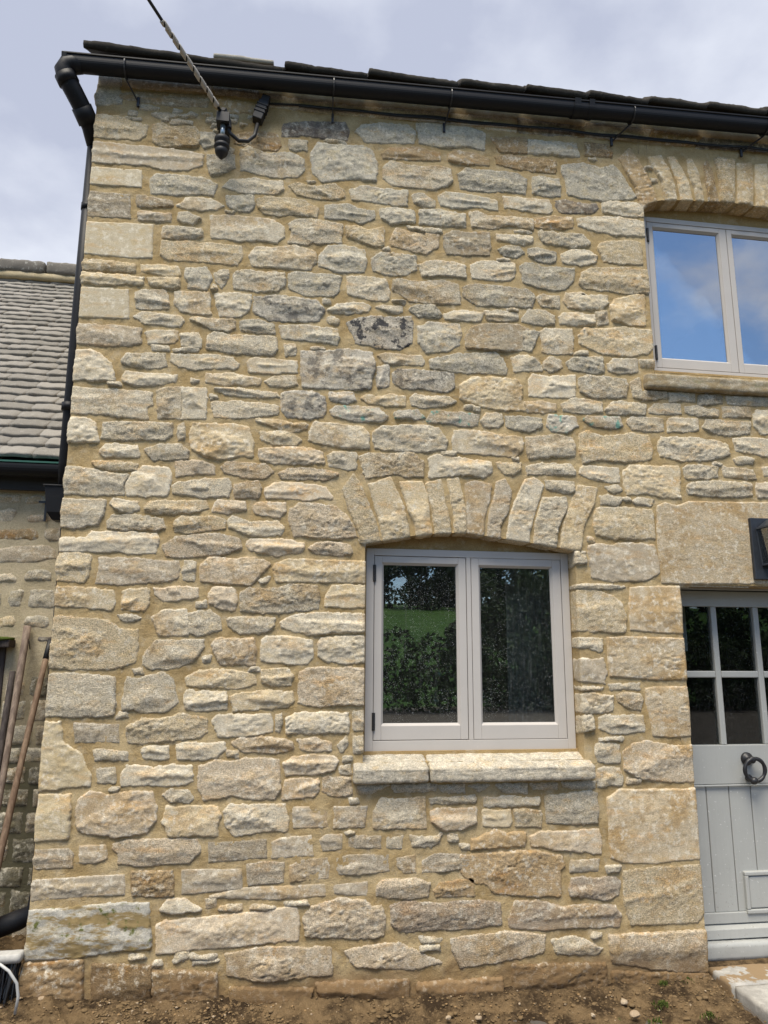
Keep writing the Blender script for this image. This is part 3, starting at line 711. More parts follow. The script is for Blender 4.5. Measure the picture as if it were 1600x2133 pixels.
v|798,2924 824,2974 989,2979 1094,2967 1089,2913 1049,2893 927,2909 806,2907
w|1111,2932 1139,2978 1227,2979 1235,2930 1207,2897 1128,2902
g|1254,2967 1388,2974 1469,2965 1467,2915 1385,2884 1261,2904
w|137,2811 168,2872 292,2870 433,2861 467,2819 464,2741 352,2736 253,2748 138,2768
w|492,2829 534,2862 669,2886 772,2887 858,2874 909,2807 900,2754 771,2735 602,2735 501,2743
w|939,2799 953,2866 1066,2872 1224,2858 1348,2846 1346,2784 1300,2729 1116,2738 986,2740 943,2756
w|242,2688 270,2711 394,2708 399,2628 354,2613 255,2625
w|415,2688 468,2712 602,2714 729,2724 775,2679 770,2593 669,2588 602,2598 453,2571 428,2637
w|809,2697 856,2721 985,2710 1158,2687 1157,2635 1113,2607 967,2614 813,2590
c|1193,2689 1334,2695 1333,2660 1288,2623 1235,2625
p|-18,2576 30,2603 110,2611 215,2607 297,2589 241,2553 103,2552 -1,2552
cA|328,2505 384,2590 427,2528 452,2452 501,2347 563,2259 455,2218 416,2278 378,2362 348,2438
cA|470,2535 586,2579 624,2497 663,2411 721,2273 682,2253 577,2235 539,2310 500,2434
cA|644,2557 761,2561 790,2494 799,2386 832,2281 754,2260 730,2326 692,2402
cA|790,2553 869,2576 887,2478 911,2371 939,2294 856,2282 828,2387
cA|908,2582 968,2595 987,2511 1005,2423 1008,2286 963,2280 945,2391
tA|1012,2557 1067,2579 1157,2563 1145,2468 1113,2387 1091,2289 1022,2287 1019,2394
tA|1193,2579 1239,2596 1273,2532 1249,2412 1202,2331 1195,2263 1121,2270 1143,2388 1175,2479
wA|1361,2596 1413,2613 1463,2575 1417,2448 1371,2307 1359,2243 1220,2264 1263,2383 1318,2514
w|1484,2596 1650,2598 1648,2547 1605,2525 1482,2550
wA|1460,2499 1594,2504 1591,2434 1534,2322 1500,2233 1389,2249 1414,2358
cA|1670,2578 1780,2567 1759,2480 1690,2347 1632,2216 1531,2233 1577,2353
t|1798,2517 1846,2529 1930,2517 1906,2470 1800,2471
p|46,2386 99,2414 176,2417 292,2408 351,2357 411,2241 295,2234 231,2236 72,2244 45,2321
p|-169,2192 -152,2212 -71,2220 17,2220 124,2200 119,2155 -18,2133 -106,2146 -162,2161
p|150,2175 188,2202 296,2212 373,2201 387,2162 329,2138 182,2151
c|415,2228 443,2222 439,2131 419,2124
c|-23,2088 45,2115 234,2113 432,2115 434,2061 427,2003 256,2000 80,1996 -13,1997 -28,2050
w|-94,1999 -51,2018 -62,1987 -84,1986
w|-189,1935 -147,1957 -61,1959 49,1980 206,1980 213,1929 208,1861 84,1843 -69,1832 -185,1843
c|251,1930 281,1975 383,1986 435,1984 438,1877 365,1869 246,1874
w|19,1784 55,1809 116,1828 240,1836 429,1830 438,1752 355,1745 156,1727 26,1757
w|-76,1695 -52,1713 82,1711 181,1688 183,1609 160,1578 62,1575 -72,1595
w|213,1676 231,1704 336,1717 438,1715 440,1592 345,1585 258,1591 214,1621
oA|2052,4728 2128,4812 2183,4732 2244,4590 2328,4493 2284,4446 2203,4438 2150,4537 2088,4657
cA|2256,4762 2339,4783 2384,4691 2415,4566 2439,4484 2367,4476 2336,4600 2291,4680
cA|2390,4778 2432,4788 2477,4712 2511,4619 2554,4517 2540,4473 2479,4478 2447,4591 2414,4694
cA|2524,4777 2555,4775 2588,4682 2601,4586 2623,4493 2576,4483 2559,4582 2526,4675
oA|2636,4752 2659,4782 2685,4725 2698,4629 2728,4515 2655,4507 2644,4613
cA|2724,4806 2851,4810 2838,4677 2801,4512 2728,4515 2741,4645
cA|2880,4791 2977,4803 2976,4693 2937,4515 2843,4516 2866,4648
cA|3008,4795 3084,4809 3075,4530 2968,4508
cA|3127,4809 3215,4825 3160,4528 3096,4522
cA|3248,4834 3358,4841 3278,4535 3182,4531
cA|3391,4845 3478,4838 3376,4540 3299,4532
w|1717,3757 1774,3776 1786,3723 1714,3698
g|1471,3499 1444,3507 1374,3497 1370,3379 1421,3382
w|1476,3500 1509,3526 1678,3539 1683,3458 1680,3381 1586,3370 1485,3377 1496,3435
c|1723,3499 1763,3550 1877,3549 2013,3574 2161,3560 2151,3414 2039,3392 1868,3390 1794,3418 1730,3451
w|1300,3327 1346,3344 1401,3348 1486,3297 1480,3264 1316,3249
g|1496,3312 1539,3348 1598,3328 1606,3291 1535,3259 1495,3275
g|1630,3321 1679,3357 1857,3370 1862,3280 1814,3267 1647,3280
g|1893,3329 1933,3365 2081,3376 2081,3294 2032,3282 1946,3276 1900,3292
w|2100,3367 2168,3381 2169,3329 2107,3329
w|1400,3194 1424,3233 1543,3227 1682,3245 1680,3110 1574,3099 1402,3102
w|1709,3223 1766,3246 2001,3242 2008,3204 1998,3129 1899,3118 1787,3116 1715,3149
w|2038,3225 2087,3252 2101,3172 2254,3172 2260,3135 2116,3117 2041,3131
g|2273,3169 2438,3179 2433,3126 2269,3117
g|2466,3166 2614,3175 2609,3127 2461,3109
g|2642,3167 2912,3183 2907,3130 2648,3120
t|1373,3060 1482,3071 1554,3056 1557,3020 1479,3002 1380,3001
w|1591,3059 1657,3095 1758,3096 1841,3082 1843,3027 1708,3015 1608,3023
w|1866,3037 1907,3086 1964,3099 2114,3089 2105,3032 1978,3021 1875,3024
w|2135,3053 2172,3097 2335,3106 2340,3045 2224,3034 2139,3039
w|2363,3094 2461,3104 2498,3087 2585,3083 2572,3044 2445,3033 2365,3056
w|2607,3103 2795,3109 2789,3052 2610,3037
w|2815,3062 2843,3093 2973,3100 2956,2947 2857,2946 2813,2996
v|1494,2926 1515,2990 1679,2990 1686,2936 1620,2892 1529,2891
v|1725,2979 1753,2999 1948,3001 1964,2951 1925,2930 1796,2933 1742,2957
w|1993,2975 2023,3005 2222,3011 2216,2932 2121,2922 2019,2935
w|2245,2994 2270,3014 2444,3018 2447,2948 2398,2937 2245,2929
w|2473,2968 2501,3017 2589,3017 2785,3013 2773,2947 2639,2926 2543,2935
w|1375,2848 1565,2875 1655,2862 1659,2754 1586,2742 1523,2743 1388,2724 1376,2768
c|1697,2882 1739,2911 1839,2880 2008,2907 2119,2895 2142,2813 2133,2758 1959,2728 1812,2735 1711,2717 1691,2774
w|2177,2842 2204,2890 2385,2899 2548,2888 2623,2864 2628,2809 2538,2777 2335,2754 2186,2779
w|2666,2904 2775,2919 2982,2910 2971,2806 2843,2810 2678,2830
w|2654,2778 2704,2794 2781,2788 2768,2755 2671,2751
w|1369,2675 1467,2701 1629,2699 1654,2665 1653,2639 1509,2637 1372,2635
w|1687,2680 1710,2694 1920,2695 1924,2610 1850,2603 1734,2624 1685,2649
c|1951,2678 1995,2711 2294,2716 2306,2684 2292,2576 2298,2527 2186,2527 2076,2549 1965,2536 1951,2598
w|2322,2703 2352,2727 2543,2727 2538,2672 2431,2649 2336,2649
w|2581,2728 2774,2718 2788,2664 2671,2659 2585,2669
w|2840,2735 2954,2749 2947,2684 2840,2689
w|2336,2595 2372,2624 2554,2640 2756,2635 2749,2566 2660,2549 2469,2547 2347,2551
t|2790,2632 2963,2648 2953,2565 2786,2554
t|1831,2580 1913,2587 1935,2562 1883,2538 1848,2554
c|1762,2416 1780,2448 1895,2460 1993,2455 2109,2451 2115,2373 2113,2286 1982,2279 1900,2284 1875,2272 1772,2300 1754,2345
t|1720,2229 1769,2242 1849,2236 1947,2254 2110,2247 2129,2162 2128,2089 2064,2054 1998,2041 1918,2043 1821,2037 1727,2058 1720,2152
w|1662,2189 1695,2201 1690,2136 1663,2121
c|1651,1970 1739,1987 1832,1958 1894,1914 1912,1833 1904,1759 1821,1758 1649,1763 1645,1851
w|1653,2006 1748,2015 1915,2005 1851,1996 1660,1996
qD|1947,2006 2077,2016 2241,2019 2244,1897 2240,1747 2091,1753 1932,1766 1932,1893
qD|1795,1728 1898,1733 2238,1725 2237,1614 2232,1504 2056,1497 1993,1504 1799,1518 1793,1626
w|1642,1720 1767,1721 1764,1655 1744,1648 1690,1669 1640,1676
t|1641,1604 1695,1608 1769,1612 1776,1532 1765,1482 1689,1489 1635,1504
c|1792,1475 1968,1479 1966,1447 1802,1450
w|1633,1461 1764,1461 1748,1447 1640,1448
w|1654,1419 1701,1426 1808,1411 1804,1341 1772,1327 1665,1331 1644,1369
w|1828,1418 1879,1429 1972,1422 1982,1397 1966,1340 1919,1336 1837,1383
w|1724,1292 1763,1313 1980,1311 1978,1227 1804,1215 1721,1243
qD|1998,1454 2054,1464 2233,1468 2238,1338 2232,1211 2120,1194 2027,1205 2011,1311 2001,1382
w|1723,1195 1856,1197 1855,1183 1725,1184
w|1699,1160 1725,1174 1831,1159 1829,1069 1780,1067 1712,1081 1698,1105
pD|1859,1124 1916,1165 2002,1178 2117,1149 2231,1158 2226,973 2118,968 2003,977 1927,992 1861,1034 1858,1103
w|1702,1037 1741,1050 1823,1035 1844,994 1834,960 1705,952 1700,996
p|1633,1299 1687,1313 1687,1243 1666,1216 1634,1244
qL|2142,2478 2193,2500 2268,2483 2346,2511 2620,2518 3237,2534 3175,2045 2372,2031 2250,2028 2137,2030 2133,2250
w|1998,2501 2028,2518 2127,2510 2108,2477 2018,2482
wQ|-1089,2349 -1079,2400 -898,2395 -900,2316 -926,2272 -1033,2250 -1084,2256
w|-871,2380 -855,2404 -735,2393 -728,2354 -760,2337 -820,2343
c|-703,2370 -675,2403 -394,2410 -377,2374 -467,2347 -611,2338 -694,2347
p|-354,2375 -333,2420 -193,2413 -183,2373 -275,2349 -353,2359
p|-145,2390 -122,2411 20,2413 25,2372 -9,2334 -136,2358
w|-879,2286 -855,2318 -730,2322 -609,2306 -591,2263 -650,2250 -798,2245 -873,2255
c|-540,2289 -519,2321 -352,2331 -289,2313 -287,2273 -386,2254 -461,2240 -537,2249
w|-277,2305 -251,2334 -157,2309 -17,2318 20,2283 2,2242 -53,2240 -170,2237 -264,2274
wQ|-1077,2171 -978,2201 -944,2229 -812,2233 -634,2231 -621,2200 -627,2129 -731,2127 -805,2133 -914,2130 -1073,2129
p|-596,2169 -535,2218 -423,2229 -339,2240 -207,2216 -202,2172 -281,2135 -507,2113 -574,2115
cQ|-1087,2087 -1022,2123 -945,2106 -952,2014 -967,1976 -1067,1978 -1086,2034
t|-901,2099 -714,2100 -513,2090 -503,2055 -515,2001 -632,1979 -792,1965 -909,1970 -896,2038
w|-479,2091 -430,2088 -432,1995 -485,1998
p|-399,2073 -363,2109 -264,2104 -126,2119 -48,2089 -77,2057 -151,1977 -296,1982 -395,1996
cQ|-1080,1922 -1065,1952 -957,1946 -826,1934 -811,1874 -826,1840 -942,1849 -1071,1862
c|-775,1927 -747,1943 -652,1945 -647,1877 -667,1839 -776,1841 -772,1882
p|-630,1953 -586,1946 -483,1963 -408,1957 -405,1911 -494,1894 -567,1885 -613,1915
p|-353,1912 -332,1954 -227,1960 -214,1922 -221,1845 -297,1852 -344,1881
cQ|-1090,1796 -1016,1804 -836,1784 -776,1740 -689,1741 -687,1660 -692,1579 -818,1546 -1029,1549 -1084,1578 -1086,1715
t|-788,1811 -723,1815 -686,1801 -735,1782 -779,1792
w|-628,1802 -564,1840 -461,1842 -451,1796 -446,1721 -585,1709 -603,1757
w|-449,1827 -342,1843 -287,1806 -281,1746 -336,1730 -402,1714 -440,1736
w|-253,1799 -212,1807 -99,1812 -14,1802 -21,1764 -65,1733 -186,1728 -240,1761
w|-658,1609 -598,1690 -518,1687 -371,1692 -369,1655 -417,1588 -481,1558 -618,1550 -648,1572
p|-325,1670 -304,1700 -117,1702 -103,1642 -104,1567 -202,1574 -276,1574 -301,1626
c|-445,1507 -385,1536 -289,1548 -110,1522 -100,1478 -167,1456 -307,1463 -432,1471
wQ|-1085,1520 -932,1524 -789,1507 -772,1371 -776,1328 -915,1325 -1077,1326
w|-736,1413 -726,1514 -682,1500 -555,1532 -502,1500 -477,1391 -522,1348 -635,1338 -679,1352 -735,1353 -742,1399
w|-443,1427 -433,1442 -243,1438 -239,1361 -384,1344 -436,1362
c|-219,1412 -190,1427 -12,1445 86,1433 95,1397 66,1367 -54,1357 -202,1347
r|-958,1294 -745,1289 -738,1198 -946,1200
yQ|-1078,1298 -1023,1298 -1002,1211 -907,1141 -862,1051 -861,1003 -956,998 -1036,980 -1083,987 -1090,1198
c|-705,1271 -641,1313 -562,1306 -441,1333 -324,1308 -328,1247 -356,1218 -520,1206 -625,1193 -699,1197
w|-298,1297 -274,1325 -23,1327 -7,1295 -9,1251 -123,1227 -269,1225
t|-854,1168 -700,1159 -697,1121 -843,1123
w|-634,1165 -603,1179 -504,1181 -504,1122 -613,1123
w|-465,1184 -441,1195 -238,1192 -233,1160 -271,1125 -350,1116 -458,1121
t|-833,1081 -750,1080 -745,1015 -821,1016
w|-723,1049 -695,1093 -576,1084 -484,1093 -388,1085 -384,1022 -415,1005 -521,997 -710,1004
p|-352,1084 -278,1108 -205,1100 -126,1120 29,1107 41,979 13,927 -110,927 -198,949 -325,924 -350,987
w|-518,956 -484,979 -392,967 -376,939 -396,919 -488,931
yQ|-1084,961 -946,965 -942,877 -939,768 -1065,758
p|-911,870 -904,943 -852,976 -748,960 -721,967 -568,971 -546,895 -546,841 -584,788 -733,772 -871,792 -908,836
c|-510,833 -494,901 -360,904 -259,888 -240,854 -255,806 -253,765 -388,772 -478,768 -495,812
w|-223,874 -196,904 66,895 82,832 77,777 -32,780 -168,763 -213,812
rQ|-1063,732 -933,728 -907,704 -905,639 -1057,638
r|-886,737 -765,740 -750,673 -806,655 -880,658
p|-731,739 -664,753 -344,748 -331,693 -381,648 -587,642 -704,652 -701,698 -729,719
r|-294,736 -16,742 -9,653 -289,642
c|-67,1542 -34,1551 57,1551 85,1521 77,1468 -19,1471 -62,1482
p|121,1536 166,1554 333,1558 439,1549 441,1375 336,1375 232,1369 122,1382
w|13,1324 37,1329 41,1300 28,1239 15,1254
w|67,1306 106,1335 184,1334 374,1333 375,1236 278,1237 205,1235 73,1236
c|398,1345 441,1345 441,1250 406,1245 399,1298
p|-203,1193 -158,1215 -58,1220 38,1207 92,1189 93,1161 10,1144 -137,1152
p|122,1201 218,1211 288,1187 285,1153 219,1145 141,1160
p|327,1175 369,1219 376,1186 346,1146
c|406,1215 431,1221 438,1145 410,1139
p|56,1092 100,1120 220,1130 304,1123 323,1100 305,1060 222,1041 73,1035
o|356,1117 395,1116 396,1099 356,1094
t|341,1071 384,1082 397,1036 342,1037
p|57,950 67,1009 155,1015 226,1010 231,960 209,936 121,927 58,925
p|250,960 263,1020 388,1018 396,943 359,929 284,938
r|100,889 274,889 283,787 110,785
r|307,885 480,884 466,782 309,780
w|511,855 541,915 663,909 771,921 774,774 663,774 511,774
p|798,909 1030,919 1029,890 880,886 802,888
p|802,848 833,862 1037,861 1039,792 972,762 879,757 809,798
t|426,978 586,982 495,944 434,946
p|605,978 834,977 826,949 617,949
w|850,970 976,975 975,938 865,941
p|999,967 1111,972 1054,940
r|7,729 53,745 206,758 216,655 10,651
r|240,730 273,756 354,754 356,681 260,677
r|385,732 422,749 549,745 550,679 385,687
r|568,741 663,742 656,676 572,678
o|698,738 816,727 855,740 839,698 801,682 709,688
r|-108,631 -15,642 75,635 74,541 -96,531
r|97,618 144,643 282,653 298,611 292,550 103,540
r|327,644 378,660 588,657 595,574 439,562 328,569
r|618,635 724,653 728,562 663,561 625,600
r|754,617 816,653 1009,644 1008,581 892,564 754,558
r|-278,498 -139,526 278,530 283,470 20,466 -277,485
r|314,529 484,533 481,465 366,473 315,482
p|529,508 558,534 656,534 709,535 792,512 784,457 693,447 529,467
o|822,476 853,510 1014,525 1021,448 829,452
p|176,381 215,425 337,457 470,449 500,414 552,419 567,371 563,291 516,280 355,287 189,308
u|604,417 663,435 814,418 1043,427 1151,408 1157,312 1041,303 783,301 641,301 604,342
w|1145,972 1310,972 1309,928 1180,934
p|1338,968 1477,969 1472,947 1350,946
w|1502,976 1684,977 1679,947 1513,950
w|1084,911 1372,901 1371,864 1218,868 1083,871
c|1070,846 1217,846 1215,770 1073,774
c|1241,845 1386,842 1383,758 1247,766
w|1409,908 1545,916 1661,928 1694,917 1686,776 1587,771 1416,783
qD|1746,893 1820,937 2049,932 2221,936 2247,883 2234,584 2106,573 1996,562 1822,572 1750,599 1750,745
o|1012,665 1009,708 1088,734 1143,754 1190,731 1298,735 1292,671 1173,671
p|1317,713 1374,733 1618,738 1692,736 1702,688 1694,626 1613,636 1451,652 1332,677
o|953,632 1132,640 1331,645 1482,615 1496,572 1471,551 1470,431 1284,438 1128,458 1074,502 1005,511 959,554
r|1530,599 1693,601 1681,537 1527,535
c|1723,557 1797,555 1787,533 1730,535
u|1519,464 1534,510 1769,505 1792,483 1785,426 1722,400 1602,419 1530,429
u|1194,331 1236,412 1361,404 1487,374 1600,387 1761,370 1791,327 1779,271 1594,279 1396,278 1201,293
cD|1816,532 1895,544 2189,549 2239,540 2208,274 2000,276 1845,282 1810,382
rQ|-1073,591 -932,600 -667,605 -663,513 -808,513 -1064,495
o|-637,610 -456,609 -443,505 -570,507 -627,518
r|-411,617 -129,613 -122,516 -407,506
r|-296,485 -241,491 -239,445 -288,435
w|-497,444 -466,486 -388,485 -318,437 -445,428
mQ|-1052,455 -863,473 -550,480 -534,277 -707,279 -845,258 -1067,258 -1075,368
p|-507,376 -473,395 -200,403 135,430 149,371 148,290 -133,275 -375,269 -500,261
eQ|-1099,238 -832,247 -818,78 -1118,89 -1113,153
e|-781,222 -526,204 -515,50 -770,80
e|-513,187 -225,161 -219,39 -504,49
p|-187,236 13,263 305,243 312,128 -26,121 -172,153
p|368,230 637,253 851,154 708,129 427,160
p|900,258 1194,273 1381,247 1365,172 1191,148 946,128 911,204
w|1417,224 1544,235 1682,178 1642,152 1440,168
pD|1723,232 1879,236 2223,237 2238,40 2101,47 1729,110
d|744,272 852,260 840,244 756,250
e|244,91 684,88 684,-6 269,7
e|1214,120 1690,105 1689,-8 1211,7
e|731,65 1152,68 1161,-22 731,-8
e|1726,66 2231,18 2247,-93 1732,-53
e|-158,92 222,67 201,1 -155,21
g|-156,4896 217,4892 218,4829 -154,4831
g|246,4893 930,4918 914,4851 247,4830
w|960,4915 1378,4927 1375,4844 959,4847
d|1394,4939 1822,4931 1819,4861 1391,4839
g|1840,4961 2282,4964 2261,4898 1835,4856
o|2299,4966 2634,4961 2559,4881 2260,4883
d|2650,4956 3114,4958 3109,4911 2592,4874
d|3133,4968 3686,4990 3677,4923 3126,4902
b|-1011,4790 -905,4824 -497,4849 -511,4776 -732,4757 -1000,4762
o|-472,4852 -235,4832 -224,4772 -389,4751 -468,4781
gQ|-1120,4896 -1012,4921 -990,4733 -1106,4678
b|-969,4896 -657,4929 -493,4931 -499,4889 -823,4856 -957,4858
b|-475,4913 -221,4917 -219,4875 -464,4874'''
BARN = '''c|-1703,2552 -1546,2573 -1547,2510 -1697,2497
c|-1529,2549 -1458,2564 -1406,2554 -1402,2513 -1525,2503
w|-1693,2455 -1608,2474 -1573,2463 -1566,2424 -1586,2392 -1685,2381
p|-1517,2425 -1490,2447 -1389,2450 -1364,2431 -1370,2404 -1442,2392 -1503,2395
o|-1681,2343 -1467,2360 -1444,2342 -1432,2293 -1460,2283 -1675,2286
t|-1407,2336 -1392,2359 -1316,2370 -1294,2370 -1286,2285 -1373,2279 -1401,2297
t|-1669,2231 -1557,2250 -1372,2264 -1322,2230 -1313,2179 -1419,2151 -1660,2140
w|-1654,2089 -1563,2094 -1523,2053 -1527,2032 -1647,2025
g|-1489,2066 -1472,2108 -1416,2120 -1358,2111 -1330,2092 -1331,2042 -1423,2043 -1486,2043
g|-1574,1929 -1559,1986 -1517,1993 -1480,1988 -1480,1931 -1493,1886 -1563,1882
g|-1642,1973 -1605,1970 -1595,1899 -1634,1896
g|-1456,1916 -1453,1988 -1419,2001 -1299,2000 -1291,1881 -1393,1880 -1451,1890
g|-1471,1805 -1452,1835 -1390,1843 -1324,1836 -1316,1784 -1340,1766 -1453,1771
c|-1627,1825 -1523,1841 -1506,1819 -1504,1771 -1620,1759
d|-1391,1707 -1379,1728 -1301,1726 -1297,1682 -1389,1684'''
def parse(txt):
    for ln in txt.split('\n'):
        if '|' not in ln: continue
        t, p = ln.split('|'); yield t[0], t[1:], [tuple(int(c)/1000 for c in q.split(',')) for q in p.split()]
def area(p): return abs(sum(p[i][0]*p[(i+1) % len(p)][1]-p[(i+1) % len(p)][0]*p[i][1] for i in range(len(p))))/2
allst = list(parse(STONES))
plain = sorted([area(p) for t, f, p in allst if f == ''], reverse=True); cut = plain[min(289, len(plain)-1)]
small = []
NAMES = {'Q': 'quoin_stone', 'D': 'door_quoin', 'A': 'arch_stone', 'L': 'lintel_stone', '': 'stone'}
for i, (t, f, p) in enumerate(allst):
    arr = stone_arrays(p, t, f, 100+i)
    if f == '' and area(p) < cut: small.append((arr, t)); continue
    o = add_stone(NAMES[f], arr, t, front); o['relief'] = o['relief']*float(rng.uniform(.45, 1.25)); o['ochre'] = .9 if f in 'DL' and t in 'qp' and f else (float(rng.random() < .35)*.6 if t not in 's' else 0.)
# thin slips of stone pushed into the wider joints
gx = np.arange(-1.1, 2.95, .008); gzv = np.arange(.05, 4.8, .008); occ = np.zeros((len(gzv), len(gx)), bool)
for t, f, p in allst:
    q = np.array(p); a0, a1 = np.searchsorted(gx, [q[:, 0].min()-.02, q[:, 0].max()+.02]); b0, b1 = np.searchsorted(gzv, [q[:, 1].min()-.02, q[:, 1].max()+.02])
    if a1 <= a0 or b1 <= b0: continue
    XX, ZZ = np.meshgrid(gx[a0:a1], gzv[b0:b1]); occ[b0:b1, a0:a1] |= poly_sd(XX.ravel(), ZZ.ravel(), p).reshape(XX.shape) > -.011
for ox0, ox1, oz0, ozt in OPEN.values():
    a0, a1 = np.searchsorted(gx, [ox0-.05, ox1+.05]); b0, b1 = np.searchsorted(gzv, [oz0-.1, float(ozt((ox0+ox1)/2))+.04]); occ[b0:b1, a0:a1] = True
rs = np.random.default_rng(21); n_ = 0
for _ in range(9000):
    w_, h_ = rs.uniform(.03, .12), rs.uniform(.010, .030); x, z = rs.uniform(-1.05, 2.9-w_), rs.uniform(.15, 4.75)
    a0, a1 = np.searchsorted(gx, [x-.004, x+w_+.004]); b0, b1 = np.searchsorted(gzv, [z-.004, z+h_+.004])
    if occ[b0:b1, a0:a1].any(): continue
    occ[b0:b1, a0:a1] = True; j = lambda q: rs.uniform(-q, q); n_ += 1
    small.append((stone_arrays([(x, z+j(.005)), (x+w_*.5, z+j(.004)), (x+w_, z+j(.005)), (x+w_+j(.01), z+h_+j(.006)), (x+w_*.4, z+h_+j(.004)), (x+j(.01), z+h_+j(.006))], 'twc'[n_ % 3], '', 9000+n_), 'w'))
    if n_ >= 130: break
if small: kind(add_stone('small_stones', [a for a, t in small], 'w', front), 'stuff')
# courses carry on beyond the part of the wall that the photograph shows
rest = []; rr = np.random.default_rng(5); z = .02
while z < 4.8:
    hgt = rr.uniform(.09, .16); x = 2.98+rr.uniform(0, .1)
    while x < XE-.05:
        w = rr.uniform(.14, .32); a, b, c, d = x, min(x+w, XE), z, z+hgt; x += w+.025
        bad = (b > 2.1 and a < 3.19 and c < 2.55) or (a < 3.46 and d > 3.15 and c < 4.85) or b-a < .06
        if not bad:
            j = lambda s: rr.uniform(-s, s)
            rest.append(stone_arrays([(a+j(.01), c+j(.01)), (b+j(.01), c+j(.01)), (b+j(.01), d+j(.01)), (a+j(.01), d+j(.01))], 'w', '', int(rr.integers(1e6)), .016))
    z += hgt+.022
kind(add_stone('course_stones', rest, 'c', front), 'stuff')

# ------------------------------------------------------------------ windows
def window(name, x0, x1, z0, z1, opening, cas, glass, dy=.09, lab=None):
    """cas: list of (cx0,cx1,cz0,cz1,px0,px1,pz0,pz1,has_hinges)"""
    ox0, ox1, oz0, ozt = OPEN[opening]
    f = MB(); y0, y1 = dy, dy+.07
    zi0 = cas[0][2]-.003; zi1 = cas[0][3]+.003
    f.box(x0, cas[0][0]-.003, y0, y1, z0, z1); f.box(cas[-1][1]+.003, x1, y0, y1, z0, z1)
    f.box(cas[0][0]-.003, cas[-1][1]+.003, y0, y1, zi1, z1); f.box(cas[0][0]-.003, cas[-1][1]+.003, y0, y1, z0, zi0)
    for a, b in zip(cas[:-1], cas[1:]):
        if b[0]-a[1] > .01: f.box(a[1]+.003, b[0]-.003, y0, y1, zi0, zi1)
    fr = f.build(name, M['paint'], cottage, .002)
    for c in cas:
        cx0, cx1, cz0, cz1, px0, px1, pz0, pz1, hin = c; s = MB(); y2, y3 = dy+.002, dy+.05; bd = .011
        s.box(cx0, px0-bd, y2, y3, cz0, cz1); s.box(px1+bd, cx1, y2, y3, cz0, cz1)
        s.box(px0-bd, px1+bd, y2, y3, pz1+bd, cz1); s.box(px0-bd, px1+bd, y2, y3, cz0, pz0-bd)
        sash = s.build('casement', M['paint'], fr, .0025)
        b = MB()   # sloping glazing bead round the pane
        for (ax, az, bx, bz) in ((px0, pz0, px1, pz0), (px1, pz0, px1, pz1), (px1, pz1, px0, pz1), (px0, pz1, px0, pz0)):
            sx_ = lambda x: -bd if abs(x-px0) < 1e-6 else bd
            sz_ = lambda q: -bd if abs(q-pz0) < 1e-6 else bd
            A0 = (ax+sx_(ax), y2+.003, az+sz_(az)); B0 = (bx+sx_(bx), y2+.003, bz+sz_(bz)); A1 = (ax, y2+.016, az); B1 = (bx, y2+.016, bz)
            A2 = (ax, y2+.03, az); B2 = (bx, y2+.03, bz)
            b.add([A0, B0, B1, A1, A2, B2], [(0, 1, 2, 3), (3, 2, 5, 4)])
        b.build('glazing_bead', M['paint'], fr)
        g = MB(); g.box(px0-.004, px1+.004, y2+.020, y2+.022, pz0-.004, pz1+.004); g.build('glass_pane', glass, fr)
        if hin:
            for hz in (cz0+.095, cz1-.095):
                h = MB(); h.tube([(cx0-.001, y0-.004, hz-.045), (cx0-.001, y0-.004, hz-.016)], .0075, 8); h.tube([(cx0-.001, y0-.004, hz-.014), (cx0-.001, y0-.004, hz+.014)], .0075, 8); h.tube([(cx0-.001, y0-.004, hz+.016), (cx0-.001, y0-.004, hz+.045)], .0075, 8)
                h.box(cx0-.009, cx0+.008, y0-.003, y0+.004, hz-.045, hz+.045)
                h.build('hinge', M['iron'], fr)
    # lime pointing between frame and masonry, carried up to the arch
    n = 24; t = MB(); ya, yb = dy+.018, dy+.075
    xs_ = np.linspace(ox0-.01, ox1+.01, n); zt = ozt(np.clip(xs_, ox0, ox1))+.02
    v = [(x, ya, z1-.004) for x in xs_]+[(x, ya, q) for x, q in zip(xs_, zt)]
    t.add(v, [(i, i+1, n+i+1, n+i) for i in range(n-1)])
    t.box(ox0-.01, x0+.002, ya-.012, yb, oz0, z1+.01); t.box(x1-.002, ox1+.01, ya-.012, yb, oz0, z1+.01)
    t.box(ox0-.01, ox1+.01, ya-.03, yb, oz0-.01, z0+.001)
    t.build('pointing', M['render'], fr)
    return fr
w1 = window('casement_window', .471, 1.628, 1.132, 2.200, 'w1', [(.517, 1.029, 1.187, 2.158, .569, .975, 1.271, 2.111, True), (1.060, 1.581, 1.186, 2.160, 1.114, 1.521, 1.271, 2.109, False)], M['glass'])
w2 = window('casement_window', 2.234, 3.392, 3.345, 4.402, 'w2', [(2.262, 2.812, 3.373, 4.366, 2.309, 2.750, 3.444, 4.324, True), (2.816, 3.364, 3.373, 4.366, 2.862, 3.317, 3.444, 4.324, False)], M['upper_glass'])
def stone_tone(o, t): o.color = TONES[t]; o['relief'] = .8; return o
for (a, b, t, sd) in ((.402, .783, 'c', 1), (.789, 1.668, 'c', 2)):
    s = rough_box('sill_slab', a, b, -.062, .10, .994, 1.122, M['stone'], w1, .012, .005, sd, .016)
    co = np.empty(len(s.data.vertices)*3, np.float32); s.data.vertices.foreach_get('co', co); co = co.reshape(-1, 3)
    top = np.clip((co[:, 2]-1.02)/.1, 0, 1); co[:, 2] -= top*np.clip(-(co[:, 1]-.09)/.15, 0, 1)*.055
    s.data.vertices.foreach_set('co', co.ravel()); stone_tone(s, t); s.color = (.53, .475, .37, .75)
s = stone_tone(rough_box('sill_slab', 2.115, 3.52, -.052, .12, 3.185, 3.30, M['stone'], w2, .012, .005, 4, .014), 'b'); s['moss'] = .5
